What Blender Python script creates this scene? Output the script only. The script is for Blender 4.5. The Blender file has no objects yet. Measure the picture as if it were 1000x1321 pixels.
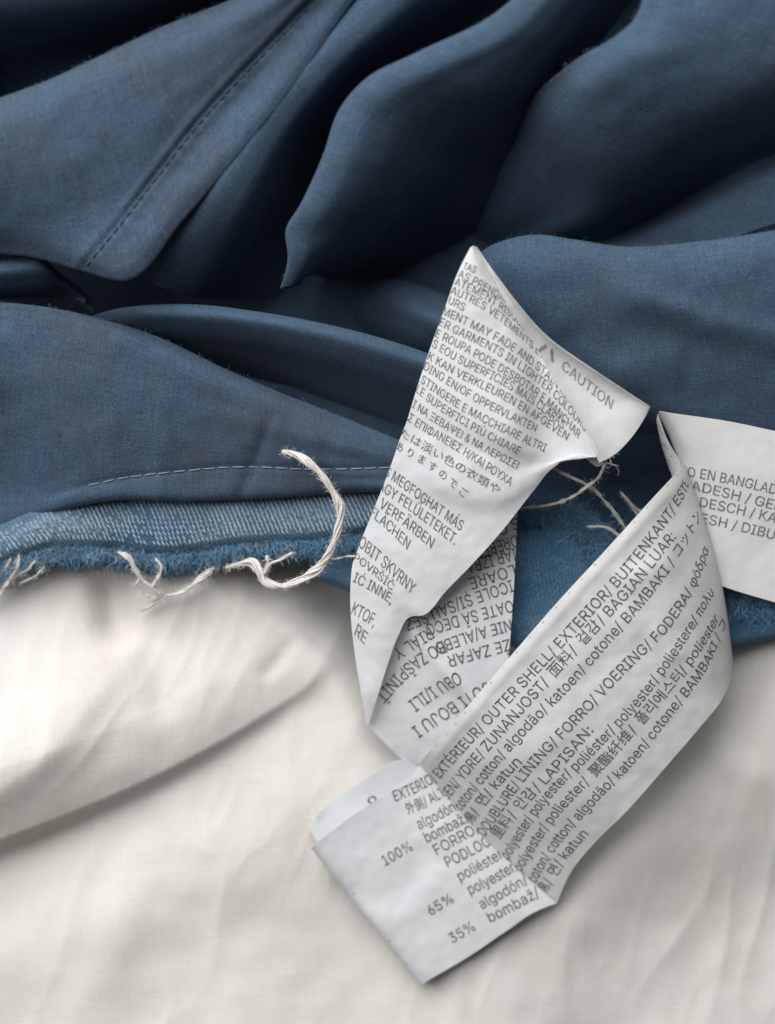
import bpy, bmesh, math, random
import numpy as np
from mathutils import Vector, noise as mnoise
from mathutils.bvhtree import BVHTree
from mathutils.geometry import delaunay_2d_cdt

random.seed(7)
rng = np.random.default_rng(7)
scn = bpy.context.scene
COL = scn.collection

# ------------------------------------------------------------------ camera
CAMH = 30.0                                   # camera height over the sheet, cm
cam = bpy.data.cameras.new('camera')
camo = bpy.data.objects.new('camera', cam)
COL.objects.link(camo)
camo.location = (0, 0, CAMH * 0.01)
cam.sensor_fit = 'HORIZONTAL'
cam.sensor_width = 36.0
cam.lens = 36.0 * CAMH / 10.0                 # ten centimetres of sheet across the frame
cam.clip_start = 0.01
cam.clip_end = 10.0
cam.dof.use_dof = True
cam.dof.focus_distance = (CAMH - 1.5) * 0.01
cam.dof.aperture_fstop = 12.0
scn.camera = camo

# ------------------------------------------------------------------ light
world = bpy.data.worlds.new('World')
scn.world = world
world.use_nodes = True
bg = world.node_tree.nodes['Background']
bg.inputs[0].default_value = (1.0, 0.98, 0.86, 1)
bg.inputs[1].default_value = 0.07

win = bpy.data.lights.new('window_light', 'AREA')     # a soft window beyond the top left of the picture
win.shape = 'RECTANGLE'
win.size, win.size_y = 1.05, 0.8
win.energy = 13.2
win.color = (1.0, 0.985, 0.965)
wino = bpy.data.objects.new('window_light', win)
COL.objects.link(wino)
AZ, EL, DI = math.radians(122), math.radians(46), 0.75
wino.location = (DI * math.cos(EL) * math.cos(AZ), DI * math.cos(EL) * math.sin(AZ), DI * math.sin(EL))
wino.rotation_euler = (-Vector(wino.location)).to_track_quat('-Z', 'Y').to_euler()

scn.view_settings.view_transform = 'Standard'
scn.view_settings.look = 'None'
scn.view_settings.exposure = 0.0
scn.view_settings.gamma = 1.0
scn.render.engine = 'CYCLES'
scn.cycles.max_bounces = 8
scn.cycles.use_denoising = True


# ------------------------------------------------------------------ helpers
def P(px, py, z):
    """a point of the table top plan (hundredths of a cm) at height z cm -> metres"""
    k = (CAMH - z) / CAMH * 1e-4
    return Vector(((px - 500.0) * k, (660.5 - py) * k, z * 0.01))


def Parr(a):
    k = (CAMH - a[..., 2]) / CAMH * 1e-4
    return np.stack([(a[..., 0] - 500.0) * k, (660.5 - a[..., 1]) * k, a[..., 2] * 0.01], -1)


def hermite(pts, t, tq):
    """cubic through pts (n,...) at parameters t, evaluated at tq"""
    pts = np.asarray(pts, float)
    n = len(pts)
    if n == 2:
        w = ((tq - t[0]) / (t[1] - t[0]))
        w = w.reshape((-1,) + (1,) * (pts.ndim - 1))
        return pts[0] * (1 - w) + pts[1] * w
    h = np.diff(t)
    d = np.diff(pts, axis=0) / h.reshape((-1,) + (1,) * (pts.ndim - 1))
    m = np.empty_like(pts)
    hh = h.reshape((-1,) + (1,) * (pts.ndim - 1))
    m[1:-1] = (d[:-1] * hh[1:] + d[1:] * hh[:-1]) / (hh[1:] + hh[:-1])
    m[0] = d[0] * 1.5 - m[1] * 0.5
    m[-1] = d[-1] * 1.5 - m[-2] * 0.5
    i = np.clip(np.searchsorted(t, tq, side='right') - 1, 0, n - 2)
    s = ((tq - t[i]) / h[i]).reshape((-1,) + (1,) * (pts.ndim - 1))
    H = h[i].reshape(s.shape)
    p0, p1, m0, m1 = pts[i], pts[i + 1], m[i] * H, m[i + 1] * H
    return ((2 * s**3 - 3 * s**2 + 1) * p0 + (s**3 - 2 * s**2 + s) * m0
            + (-2 * s**3 + 3 * s**2) * p1 + (s**3 - s**2) * m1)


def resample(pts, n):
    a = np.asarray(pts, float)
    if len(a) == 1:
        return np.repeat(a, n, 0)
    q = a.copy()
    if q.shape[1] > 2:
        q[:, 2] *= 100
    d = np.maximum(np.sqrt((np.diff(q, axis=0)**2).sum(1)), 1e-3)
    t = np.concatenate([[0], np.cumsum(d)])
    return hermite(a, t, np.linspace(0, t[-1], n))


def zset(pts, z):
    """give a list of (x, y) one height, or heights along it"""
    zs = z if isinstance(z, (list, tuple)) else [z] * len(pts)
    if len(zs) != len(pts):
        zs = np.interp(np.linspace(0, 1, len(pts)), np.linspace(0, 1, len(zs)), zs)
    return [(p[0], p[1], float(q)) for p, q in zip(pts, zs)]


class Grid:
    """a smooth surface lofted through rows of (x, y, z)"""

    def __init__(self, rows, nu, nv, dz=None, crinkle=0.0, cscale=1.0, seed=0, even=False, streak=0.0):
        R = np.stack([resample(r, nu) for r in rows])
        Q = R.copy()
        Q[..., 2] *= 100
        d = np.sqrt((np.diff(Q, axis=0)**2).sum(-1)).mean(1)
        d = np.maximum(d, 2.0)
        t = np.concatenate([[0], np.cumsum(d)])
        if even:
            G = hermite(R, np.arange(len(R)) * 1.0, np.linspace(0, len(R) - 1, nv))
        else:
            tl = np.linspace(0, t[-1], nv)
            near = np.abs(tl[:, None] - t[None]).min(1) > .45 * (tl[1] - tl[0])
            tq = np.sort(np.concatenate([tl[near], t]))
            G = hermite(R, t, tq)
        if dz is not None:
            G[..., 2] += dz(G[..., 0], G[..., 1])
        if crinkle:
            sh = G.shape[:2]
            flat = G.reshape(-1, 3)
            for k in range(len(flat)):
                x, y, z = flat[k]
                flat[k, 2] += crinkle * (mnoise.noise((x * .012 * cscale + seed, y * .012 * cscale, seed * 3.1))
                                         + .45 * mnoise.noise((x * .031 * cscale + seed, y * .031 * cscale, 7 + seed)))
            G = flat.reshape(sh + (3,))
        if streak:
            nr_, nc_ = G.shape[:2]
            Lu = np.sqrt((np.diff(G[nr_ // 2, :, :2], axis=0)**2).sum(1)).sum()
            Lv = np.sqrt((np.diff(G[:, nc_ // 2, :2], axis=0)**2).sum(1)).sum()
            for a in range(nr_):
                vv = a / nr_ * Lv
                for b in range(nc_):
                    uu = b / nc_ * Lu
                    k = mnoise.noise((uu * .008 + seed * 5, vv * .026 + .004 * uu, seed)) 
                    m = .3 + .7 * mnoise.noise((uu * .006 + 40, vv * .006, seed + 3))**2
                    G[a, b, 2] += streak * k * m * 2
        self.G = G
        self.W = Parr(G)
        self.nv, self.nu = G.shape[:2]
        du = np.sqrt((np.diff(self.W, axis=1)**2).sum(-1)).mean(0)
        dv = np.sqrt((np.diff(self.W, axis=0)**2).sum(-1)).mean(1)
        self.U = np.concatenate([[0], np.cumsum(du)]) * 100   # cm
        self.V = np.concatenate([[0], np.cumsum(dv)]) * 100
        self.faces = None

    def facelist(self):
        if self.faces is None:
            i = np.arange(self.nv * self.nu).reshape(self.nv, self.nu)
            f = np.stack([i[:-1, :-1], i[1:, :-1], i[1:, 1:], i[:-1, 1:]], -1).reshape(-1, 4)
            w = self.W.reshape(-1, 3)
            nz = np.cross(w[f[:, 1]] - w[f[:, 0]], w[f[:, 3]] - w[f[:, 0]])[:, 2].sum()
            if nz < 0:
                f = f[:, ::-1]
            self.faces = f
        return self.faces

    def bvh(self):
        if not hasattr(self, '_b'):
            self._b = BVHTree.FromPolygons([tuple(v) for v in self.W.reshape(-1, 3)], self.facelist().tolist())
        return self._b

    def at(self, u, v):
        """world point and unit normal at u, v in cm"""
        iu = np.clip(np.interp(u, self.U, np.arange(self.nu)), 0, self.nu - 1.001)
        iv = np.clip(np.interp(v, self.V, np.arange(self.nv)), 0, self.nv - 1.001)
        a, b = int(iu), int(iv)
        fu, fv = iu - a, iv - b
        W = self.W
        p = (W[b, a] * (1 - fu) + W[b, a + 1] * fu) * (1 - fv) + (W[b + 1, a] * (1 - fu) + W[b + 1, a + 1] * fu) * fv
        tu = W[b, a + 1] - W[b, a]
        tv = W[b + 1, a] - W[b, a]
        n = np.cross(tu, tv)
        n /= max(np.linalg.norm(n), 1e-12)
        if n[2] < 0:
            n = -n
        return Vector(p), Vector(n), Vector(tu).normalized(), Vector(tv).normalized()

    def hit(self, px, py):
        o = Vector((0, 0, CAMH * 0.01))
        d = (P(px, py, 0) - o).normalized()
        loc, n, i, dist = self.bvh().ray_cast(o, d)
        if loc is None:
            return None, None
        if n.z < 0:
            n = -n
        return loc, n


def link(name, me, mat=None, parent=None, kind=None):
    o = bpy.data.objects.new(name, me)
    COL.objects.link(o)
    if mat:
        me.materials.append(mat)
    if parent:
        o.parent = parent
    if kind:
        o['kind'] = kind
    return o


def mesh_np(name, verts, faces, smooth=True):
    me = bpy.data.meshes.new(name)
    me.from_pydata([tuple(v) for v in verts], [], [tuple(f) for f in faces])
    if smooth:
        me.polygons.foreach_set('use_smooth', [True] * len(me.polygons))
    me.update()
    return me


def sheet(name, grid, mat, parent=None, thick=0.0, kind=None):
    me = mesh_np(name, grid.W.reshape(-1, 3).tolist(), grid.facelist().tolist())
    uv = me.uv_layers.new(name='cloth')
    UU, VV = np.meshgrid(grid.U, grid.V)
    flat = np.stack([UU, VV], -1).reshape(-1, 2)
    li = np.empty(len(me.loops), int)
    me.loops.foreach_get('vertex_index', li)
    uv.data.foreach_set('uv', flat[li].ravel())
    o = link(name, me, mat, parent, kind)
    if thick:
        m = o.modifiers.new('thickness', 'SOLIDIFY')
        m.thickness = thick * 0.01
        m.offset = -1
        e = o.modifiers.new('crisp_edge', 'EDGE_SPLIT')
        e.split_angle = math.radians(50)
    return o


def thing(name, label, cat, loc=(0, 0, 0), group=None):
    o = bpy.data.objects.new(name, None)
    COL.objects.link(o)
    o.empty_display_size = 0.01
    tag(o, label, cat, group)
    return o


def tag(o, label, cat, group=None):
    o['label'] = label
    o['category'] = cat
    if group:
        o['group'] = group


def tubes(lines, sides=3):
    """lines: list of (points Nx3 world, radius or radii) -> verts, faces"""
    V, F = [], []
    for pts, rad in lines:
        pts = np.asarray(pts, float)
        n = len(pts)
        r = np.full(n, rad) if np.isscalar(rad) else np.asarray(rad)
        t = np.gradient(pts, axis=0)
        t /= np.maximum(np.linalg.norm(t, axis=1, keepdims=True), 1e-12)
        ref = np.array([0.13, 0.21, 1.0])
        a = np.cross(t, ref)
        a /= np.maximum(np.linalg.norm(a, axis=1, keepdims=True), 1e-9)
        b = np.cross(t, a)
        base = len(V)
        for k in range(sides):
            pass
        ang = np.arange(sides) * 2 * math.pi / sides
        ring = (pts[:, None] + r[:, None, None] * (np.cos(ang)[None, :, None] * a[:, None] + np.sin(ang)[None, :, None] * b[:, None]))
        V.extend(ring.reshape(-1, 3).tolist())
        for i in range(n - 1):
            for k in range(sides):
                k2 = (k + 1) % sides
                F.append((base + i * sides + k, base + i * sides + k2, base + (i + 1) * sides + k2, base + (i + 1) * sides + k))
        if sides > 3:
            F.append(tuple(base + k for k in range(sides))[::-1])
            F.append(tuple(base + (n - 1) * sides + k for k in range(sides)))
    return V, F


# ------------------------------------------------------------------ materials
def newmat(name):
    m = bpy.data.materials.new(name)
    m.use_nodes = True
    nt = m.node_tree
    b = nt.nodes['Principled BSDF']
    b.inputs['Specular IOR Level'].default_value = 0.15
    return m, nt, b


def N(nt, kind, **kw):
    n = nt.nodes.new(kind)
    for k, v in kw.items():
        setattr(n, k, v)
    return n


def val(nt, op, a, b=None, c=None):
    n = nt.nodes.new('ShaderNodeMath')
    n.operation = op
    for i, x in enumerate((a, b, c)):
        if x is None:
            continue
        if isinstance(x, (int, float)):
            n.inputs[i].default_value = x
        else:
            nt.links.new(x, n.inputs[i])
    return n.outputs[0]


def noise(nt, coord, scale, detail=3.0, rough=0.55):
    n = nt.nodes.new('ShaderNodeTexNoise')
    n.inputs['Scale'].default_value = scale
    n.inputs['Detail'].default_value = detail
    n.inputs['Roughness'].default_value = rough
    if coord is not None:
        nt.links.new(coord, n.inputs['Vector'])
    return n.outputs['Fac']


def ramp(nt, fac, stops):
    r = nt.nodes.new('ShaderNodeValToRGB')
    e = r.color_ramp.elements
    while len(e) < len(stops):
        e.new(0.5)
    for el, (p, c) in zip(e, stops):
        el.position = p
        el.color = tuple(c) + (1,) if len(c) == 3 else c
    nt.links.new(fac, r.inputs[0])
    return r.outputs[0]


def mix(nt, fac, a, b, mode='MIX'):
    n = nt.nodes.new('ShaderNodeMix')
    n.data_type = 'RGBA'
    n.blend_type = mode
    for sock, x in ((n.inputs[0], fac), (n.inputs[6], a), (n.inputs[7], b)):
        if isinstance(x, (int, float)):
            sock.default_value = x
        elif isinstance(x, (tuple, list)):
            sock.default_value = tuple(x) + (1,)
        else:
            nt.links.new(x, sock)
    return n.outputs[2]


def weave_height(nt, uvsock, pu, pv, twill=0.0, wob=0.25):
    """height of a plain or twill weave, yarn pitch pu by pv cm"""
    sep = nt.nodes.new('ShaderNodeSeparateXYZ')
    nt.links.new(uvsock, sep.inputs[0])
    nz = noise(nt, uvsock, 9.0, 3)
    w = val(nt, 'MULTIPLY', val(nt, 'SUBTRACT', nz, 0.5), wob)
    x = val(nt, 'ADD', sep.outputs[0], w)
    y = val(nt, 'ADD', sep.outputs[1], w)
    if twill:
        x = val(nt, 'ADD', x, val(nt, 'MULTIPLY', sep.outputs[1], twill))
    sx = val(nt, 'SINE', val(nt, 'MULTIPLY', x, 2 * math.pi / pu))
    sy = val(nt, 'SINE', val(nt, 'MULTIPLY', y, 2 * math.pi / pv))
    return sx, sy, val(nt, 'MULTIPLY', sx, sy)


def threads(nt, uv, dense, slow):
    """crossing yarns: two noises drawn out along warp and weft"""
    out = []
    for sc in ((dense, slow, 1), (slow, dense, 1)):
        m = nt.nodes.new('ShaderNodeMapping')
        m.inputs['Scale'].default_value = sc
        m.inputs['Location'].default_value = (sc[0] * .37, sc[1] * .11, 0)
        nt.links.new(uv, m.inputs['Vector'])
        out.append(noise(nt, m.outputs[0], 1.0, 2.0, 0.6))
    return val(nt, 'MULTIPLY', val(nt, 'ADD', out[0], out[1]), 0.5)


def blue_cloth(name, c0, c1, c2, pitch=0.040, mott=0.8, lint=0.5):
    m, nt, b = newmat(name)
    tc = N(nt, 'ShaderNodeTexCoord')
    uv, ob = tc.outputs['UV'], tc.outputs['Object']
    sx, sy, xy = weave_height(nt, uv, pitch, pitch * 1.1, 0.0)
    big = noise(nt, ob, 55.0, 4, 0.6)
    mid = noise(nt, ob, 210.0, 4, 0.6)
    fine = threads(nt, uv, 30.0, 3.5)
    f = val(nt, 'ADD', val(nt, 'MULTIPLY', big, 0.65), val(nt, 'MULTIPLY', mid, 0.35))
    col = ramp(nt, f, [(0.32, c0), (0.5, c1), (0.68, c2)])
    col = mix(nt, mott, c1, col)
    # yarn to yarn colour: pale and dark threads
    g = val(nt, 'ADD', val(nt, 'MULTIPLY', val(nt, 'ADD', xy, sx), 0.15), val(nt, 'MULTIPLY', val(nt, 'SUBTRACT', fine, 0.5), 1.1))
    g = val(nt, 'ADD', g, 1.0)
    comb = N(nt, 'ShaderNodeCombineXYZ')
    for i in range(3):
        nt.links.new(g, comb.inputs[i])
    col = mix(nt, 1.0, col, comb.outputs[0], 'MULTIPLY')
    # lint
    l = noise(nt, ob, 1500.0, 2, 0.6)
    lf = ramp(nt, l, [(0.70, (0, 0, 0)), (0.78, (1, 1, 1))])
    col = mix(nt, val(nt, 'MULTIPLY', lf, lint), col, tuple(min(1, x * 2.2 + .04) for x in c1))
    nt.links.new(col, b.inputs['Base Color'])
    b.inputs['Roughness'].default_value = 0.92
    b.inputs['Sheen Weight'].default_value = 0.08
    b.inputs['Sheen Roughness'].default_value = 0.4
    b.inputs['Sheen Tint'].default_value = (0.62, 0.78, 1.0, 1)
    h = val(nt, 'ADD', val(nt, 'MULTIPLY', val(nt, 'ADD', sx, sy), 0.25), val(nt, 'MULTIPLY', fine, 0.9))
    bp = N(nt, 'ShaderNodeBump')
    bp.inputs['Strength'].default_value = 0.55
    bp.inputs['Distance'].default_value = 0.00006
    nt.links.new(h, bp.inputs['Height'])
    h2 = noise(nt, ob, 420.0, 4, 0.6)
    bp2 = N(nt, 'ShaderNodeBump')
    bp2.inputs['Strength'].default_value = 0.06
    bp2.inputs['Distance'].default_value = 0.0005
    nt.links.new(h2, bp2.inputs['Height'])
    nt.links.new(bp.outputs[0], bp2.inputs['Normal'])
    nt.links.new(bp2.outputs[0], b.inputs['Normal'])
    return m


BLUE = blue_cloth('blue_lining_cloth', (0.058, 0.086, 0.126), (0.056, 0.094, 0.147), (0.061, 0.108, 0.170))
BLUEW = blue_cloth('blue_lining_cloth_washed', (0.064, 0.084, 0.118), (0.060, 0.094, 0.144), (0.056, 0.108, 0.170), mott=1.0, lint=0.25)


def denim(name, dark, pale, amount):
    m, nt, b = newmat(name)
    tc = N(nt, 'ShaderNodeTexCoord')
    uv, ob = tc.outputs['UV'], tc.outputs['Object']
    sx, sy, xy = weave_height(nt, uv, 0.055, 0.048, 0.6, 0.12)
    big = noise(nt, ob, 130.0, 4, 0.6)
    fine = noise(nt, uv, 30.0, 3, 0.7)
    f = val(nt, 'MULTIPLY', val(nt, 'ADD', val(nt, 'MULTIPLY', xy, 0.5), 0.5), fine)
    f = val(nt, 'MULTIPLY', f, amount)
    f = val(nt, 'MULTIPLY', f, ramp(nt, big, [(0.38, (0.15,) * 3), (0.62, (1.3,) * 3)]))
    col = mix(nt, f, dark, pale)
    nt.links.new(col, b.inputs['Base Color'])
    b.inputs['Roughness'].default_value = 0.95
    b.inputs['Sheen Weight'].default_value = 0.15
    bp = N(nt, 'ShaderNodeBump')
    bp.inputs['Strength'].default_value = 0.8
    bp.inputs['Distance'].default_value = 0.00015
    nt.links.new(val(nt, 'ADD', val(nt, 'MULTIPLY', xy, 0.6), fine), bp.inputs['Height'])
    nt.links.new(bp.outputs[0], b.inputs['Normal'])
    return m


DENIM = denim('blue_denim', (0.045, 0.112, 0.19), (0.28, 0.38, 0.46), 0.9)
DENIMD = denim('deep_blue_denim', (0.030, 0.100, 0.190), (0.24, 0.36, 0.46), 0.9)


def white_cloth():
    m, nt, b = newmat('cream_cotton')
    tc = N(nt, 'ShaderNodeTexCoord')
    uv, ob = tc.outputs['UV'], tc.outputs['Object']
    sx, sy, xy = weave_height(nt, uv, 0.040, 0.044, 0.0, 0.2)
    big = noise(nt, ob, 40.0, 4, 0.6)
    fine = threads(nt, uv, 27.0, 2.5)
    slub = noise(nt, ob, 700.0, 3, 0.7)
    col = ramp(nt, big, [(0.3, (0.635, 0.606, 0.570)), (0.5, (0.655, 0.639, 0.614)), (0.72, (0.655, 0.647, 0.634))])
    g = val(nt, 'ADD', 0.90, val(nt, 'ADD', val(nt, 'MULTIPLY', fine, 0.20), val(nt, 'MULTIPLY', xy, 0.03)))
    g = val(nt, 'ADD', g, val(nt, 'MULTIPLY', val(nt, 'SUBTRACT', slub, 0.5), 0.07))
    comb = N(nt, 'ShaderNodeCombineXYZ')
    for i in range(3):
        nt.links.new(g, comb.inputs[i])
    col = mix(nt, 1.0, col, comb.outputs[0], 'MULTIPLY')
    nt.links.new(col, b.inputs['Base Color'])
    b.inputs['Roughness'].default_value = 0.95
    b.inputs['Sheen Weight'].default_value = 0.08
    bp = N(nt, 'ShaderNodeBump')
    bp.inputs['Strength'].default_value = 0.5
    bp.inputs['Distance'].default_value = 0.0001
    nt.links.new(val(nt, 'ADD', val(nt, 'MULTIPLY', val(nt, 'ADD', sx, sy), 0.03), fine), bp.inputs['Height'])
    h2 = noise(nt, ob, 260.0, 5, 0.55)
    bp2 = N(nt, 'ShaderNodeBump')
    bp2.inputs['Strength'].default_value = 0.05
    bp2.inputs['Distance'].default_value = 0.0006
    nt.links.new(h2, bp2.inputs['Height'])
    nt.links.new(bp.outputs[0], bp2.inputs['Normal'])
    nt.links.new(bp2.outputs[0], b.inputs['Normal'])
    return m


WHITE = white_cloth()


def label_mat(name, col, sp=0.25, crumple=0.3):
    m, nt, b = newmat(name)
    tc = N(nt, 'ShaderNodeTexCoord')
    ob = tc.outputs['Object']
    mid = noise(nt, ob, 330.0, 4, 0.6)
    fine = noise(nt, ob, 2600.0, 2, 0.6)
    c = mix(nt, mid, tuple(x * 0.955 for x in col), tuple(min(1, x * 1.03) for x in col))
    c = mix(nt, val(nt, 'MULTIPLY', fine, 0.16), c, tuple(x * 0.7 for x in col))
    nt.links.new(c, b.inputs['Base Color'])
    b.inputs['Roughness'].default_value = 0.7
    b.inputs['Specular IOR Level'].default_value = sp
    bp = N(nt, 'ShaderNodeBump')
    bp.inputs['Strength'].default_value = 0.25
    bp.inputs['Distance'].default_value = 0.00006
    nt.links.new(fine, bp.inputs['Height'])
    bp2 = N(nt, 'ShaderNodeBump')
    bp2.inputs['Strength'].default_value = crumple
    bp2.inputs['Distance'].default_value = 0.0005
    nt.links.new(noise(nt, ob, 190.0, 3, 0.5), bp2.inputs['Height'])
    nt.links.new(bp.outputs[0], bp2.inputs['Normal'])
    nt.links.new(bp2.outputs[0], b.inputs['Normal'])
    tr = N(nt, 'ShaderNodeBsdfTranslucent')
    nt.links.new(c, tr.inputs[0])
    ms = N(nt, 'ShaderNodeMixShader')
    ms.inputs[0].default_value = 0.25
    nt.links.new(b.outputs[0], ms.inputs[1])
    nt.links.new(tr.outputs[0], ms.inputs[2])
    nt.links.new(ms.outputs[0], nt.nodes['Material Output'].inputs[0])
    return m


LABEL = label_mat('label_satin', (0.80, 0.818, 0.856))
LABEL_SHADE = label_mat('label_satin_shade', (0.765, 0.772, 0.785))  # same satin made duller: shade of the turned panels put into the colour


def ink(name, col, wear):
    m, nt, b = newmat(name)
    ob = N(nt, 'ShaderNodeTexCoord').outputs['Object']
    f = ramp(nt, noise(nt, ob, 3200.0, 2, 0.7), [(0.45, (0, 0, 0)), (0.75, (1, 1, 1))])
    nt.links.new(mix(nt, val(nt, 'MULTIPLY', f, wear), col, (0.62, 0.62, 0.62)), b.inputs['Base Color'])
    b.inputs['Roughness'].default_value = 0.7
    return m


INK = ink('label_ink', (0.07, 0.066, 0.058), 0.42)
INKP = ink('label_ink_pale', (0.11, 0.105, 0.096), 0.5)
INKG = ink('label_ink_grey', (0.19, 0.185, 0.17), 0.55)


def plain(name, col, rough=0.9, sheen=0.2, var=0.25, sc=900.0):
    m, nt, b = newmat(name)
    ob = N(nt, 'ShaderNodeTexCoord').outputs['Object']
    f = noise(nt, ob, sc, 3, 0.6)
    nt.links.new(mix(nt, f, tuple(x * (1 - var) for x in col), tuple(min(1, x * (1 + var)) for x in col)), b.inputs['Base Color'])
    b.inputs['Roughness'].default_value = rough
    b.inputs['Sheen Weight'].default_value = sheen
    return m


YARN = plain('white_yarn', (0.74, 0.72, 0.69), var=0.12)
THREAD = plain('grey_thread', (0.47, 0.47, 0.44))
WEFT = plain('pale_weft_yarn', (0.31, 0.39, 0.46), var=0.45, sc=500.0)
FRAY = plain('frayed_blue_yarn', (0.12, 0.27, 0.43), var=0.55, sc=420.0)
FRAYD = plain('frayed_deep_blue_yarn', (0.05, 0.14, 0.26), var=0.5, sc=420.0)
FRAYW = plain('frayed_white_yarn', (0.60, 0.64, 0.66), var=0.15)
STITCH = plain('blue_stitch_thread', (0.20, 0.27, 0.35), var=0.2)
STITCHD = plain('dark_stitch_thread', (0.046, 0.072, 0.115), var=0.2)
FUZZ = plain('blue_lint', (0.16, 0.24, 0.36), var=0.3)


# ------------------------------------------------------------------ print
def load_font():
    import os
    try:
        return bpy.data.fonts.load(os.path.join(bpy.utils.system_resource('DATAFILES'), 'fonts', 'Inter.woff2'))
    except Exception:
        return None


FONT = load_font()


def run_geo(body, font, res=3):
    """outlines of a run of letters, filled by the non-zero rule and cut small enough to bend"""
    c = bpy.data.curves.new('printed_text', 'FONT')
    c.body = body
    c.size = 1.0
    c.resolution_u = res
    c.fill_mode = 'NONE'
    if font:
        c.font = font
    o = bpy.data.objects.new('printed_text', c)
    me = o.to_mesh()
    co = np.array([v.co[:2] for v in me.vertices]).reshape(-1, 2)
    ed = np.array([e.vertices[:] for e in me.edges]).reshape(-1, 2)
    o.to_mesh_clear()
    bpy.data.objects.remove(o)
    bpy.data.curves.remove(c)
    if not len(ed):
        return np.zeros((0, 2)), []
    nxt = {}
    adj = {}
    for a, b in ed:
        adj.setdefault(int(a), []).append(int(b))
        adj.setdefault(int(b), []).append(int(a))
    seen, dirs = set(), []
    for a0 in sorted(adj):                      # walk each closed outline in rising vertex order
        if a0 in seen:
            continue
        loop, cur, prev = [a0], min(adj[a0]), a0
        seen.add(a0)
        while cur not in seen:
            seen.add(cur)
            loop.append(cur)
            n2 = [k for k in adj[cur] if k != prev]
            prev, cur = cur, (n2[0] if n2 else a0)
        dirs += [(loop[k], loop[(k + 1) % len(loop)]) for k in range(len(loop))]
    dirs = np.array(dirs)
    x0, x1, y0, y1 = co[:, 0].min(), co[:, 0].max(), co[:, 1].min(), co[:, 1].max()
    out = delaunay_2d_cdt([Vector(p) for p in co.tolist()], ed.tolist(), [], 0, 1e-6)
    V = np.array([p[:] for p in out[0]])
    T = np.array([t for t in out[2] if len(t) == 3])
    C = V[T].mean(1)
    A, B = co[dirs[:, 0]], co[dirs[:, 1]]
    ay, by = A[None, :, 1], B[None, :, 1]
    py = C[:, 1][:, None]
    cr = (B[None, :, 0] - A[None, :, 0]) * (py - ay) - (C[:, 0][:, None] - A[None, :, 0]) * (by - ay)
    wn = (((ay <= py) & (by > py) & (cr > 0)).sum(1) - ((ay > py) & (by <= py) & (cr < 0)).sum(1))
    T = T[wn != 0]
    bm = bmesh.new()
    vs = [bm.verts.new((p[0], p[1], 0)) for p in V]
    for t in T:
        try:
            bm.faces.new([vs[k] for k in t])
        except ValueError:
            pass
    for lim in (.5, .26, .2):
        es = [e for e in bm.edges if e.calc_length() > lim and e.link_faces]
        if es:
            bmesh.ops.subdivide_edges(bm, edges=es, cuts=1)
            bmesh.ops.triangulate(bm, faces=[f for f in bm.faces if len(f.verts) > 3])
    bmesh.ops.delete(bm, geom=[v for v in bm.verts if not v.link_faces], context='VERTS')
    bm.verts.index_update()
    v = np.array([x.co[:2] for x in bm.verts]).reshape(-1, 2)
    f = [tuple(x.index for x in p.verts) for p in bm.faces]
    bm.free()
    return v, f


def text_geo(body):
    """Latin and Greek in the plain grotesque, East Asian characters from the built-in fallback"""
    runs, cur, kind = [], '', None
    for ch in body:
        k = kind if ch == ' ' else ord(ch) > 0x2000
        if kind is not None and k != kind:
            runs.append((cur, kind))
            cur = ''
        cur += ch
        kind = k
    runs.append((cur, kind))
    X, VS, FS, n = 0.0, [], [], 0
    for t, k in runs:
        lead = len(t) - len(t.lstrip(' '))
        trail = len(t) - len(t.rstrip(' '))
        v, f = run_geo(t.strip(' '), None if k else FONT)
        if not len(v):
            continue
        v = v.copy()
        if k:
            v *= 0.70
        X += .27 * lead
        v[:, 0] += X - v[:, 0].min()
        X = v[:, 0].max() + .09 + .27 * trail
        VS.append(v)
        FS += [tuple(a + n for a in q) for q in f]
        n += len(v)
    if not VS:
        return np.zeros((0, 2)), []
    return np.concatenate(VS), FS


CAPH = text_geo('H')[0][:, 1].max()


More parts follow.
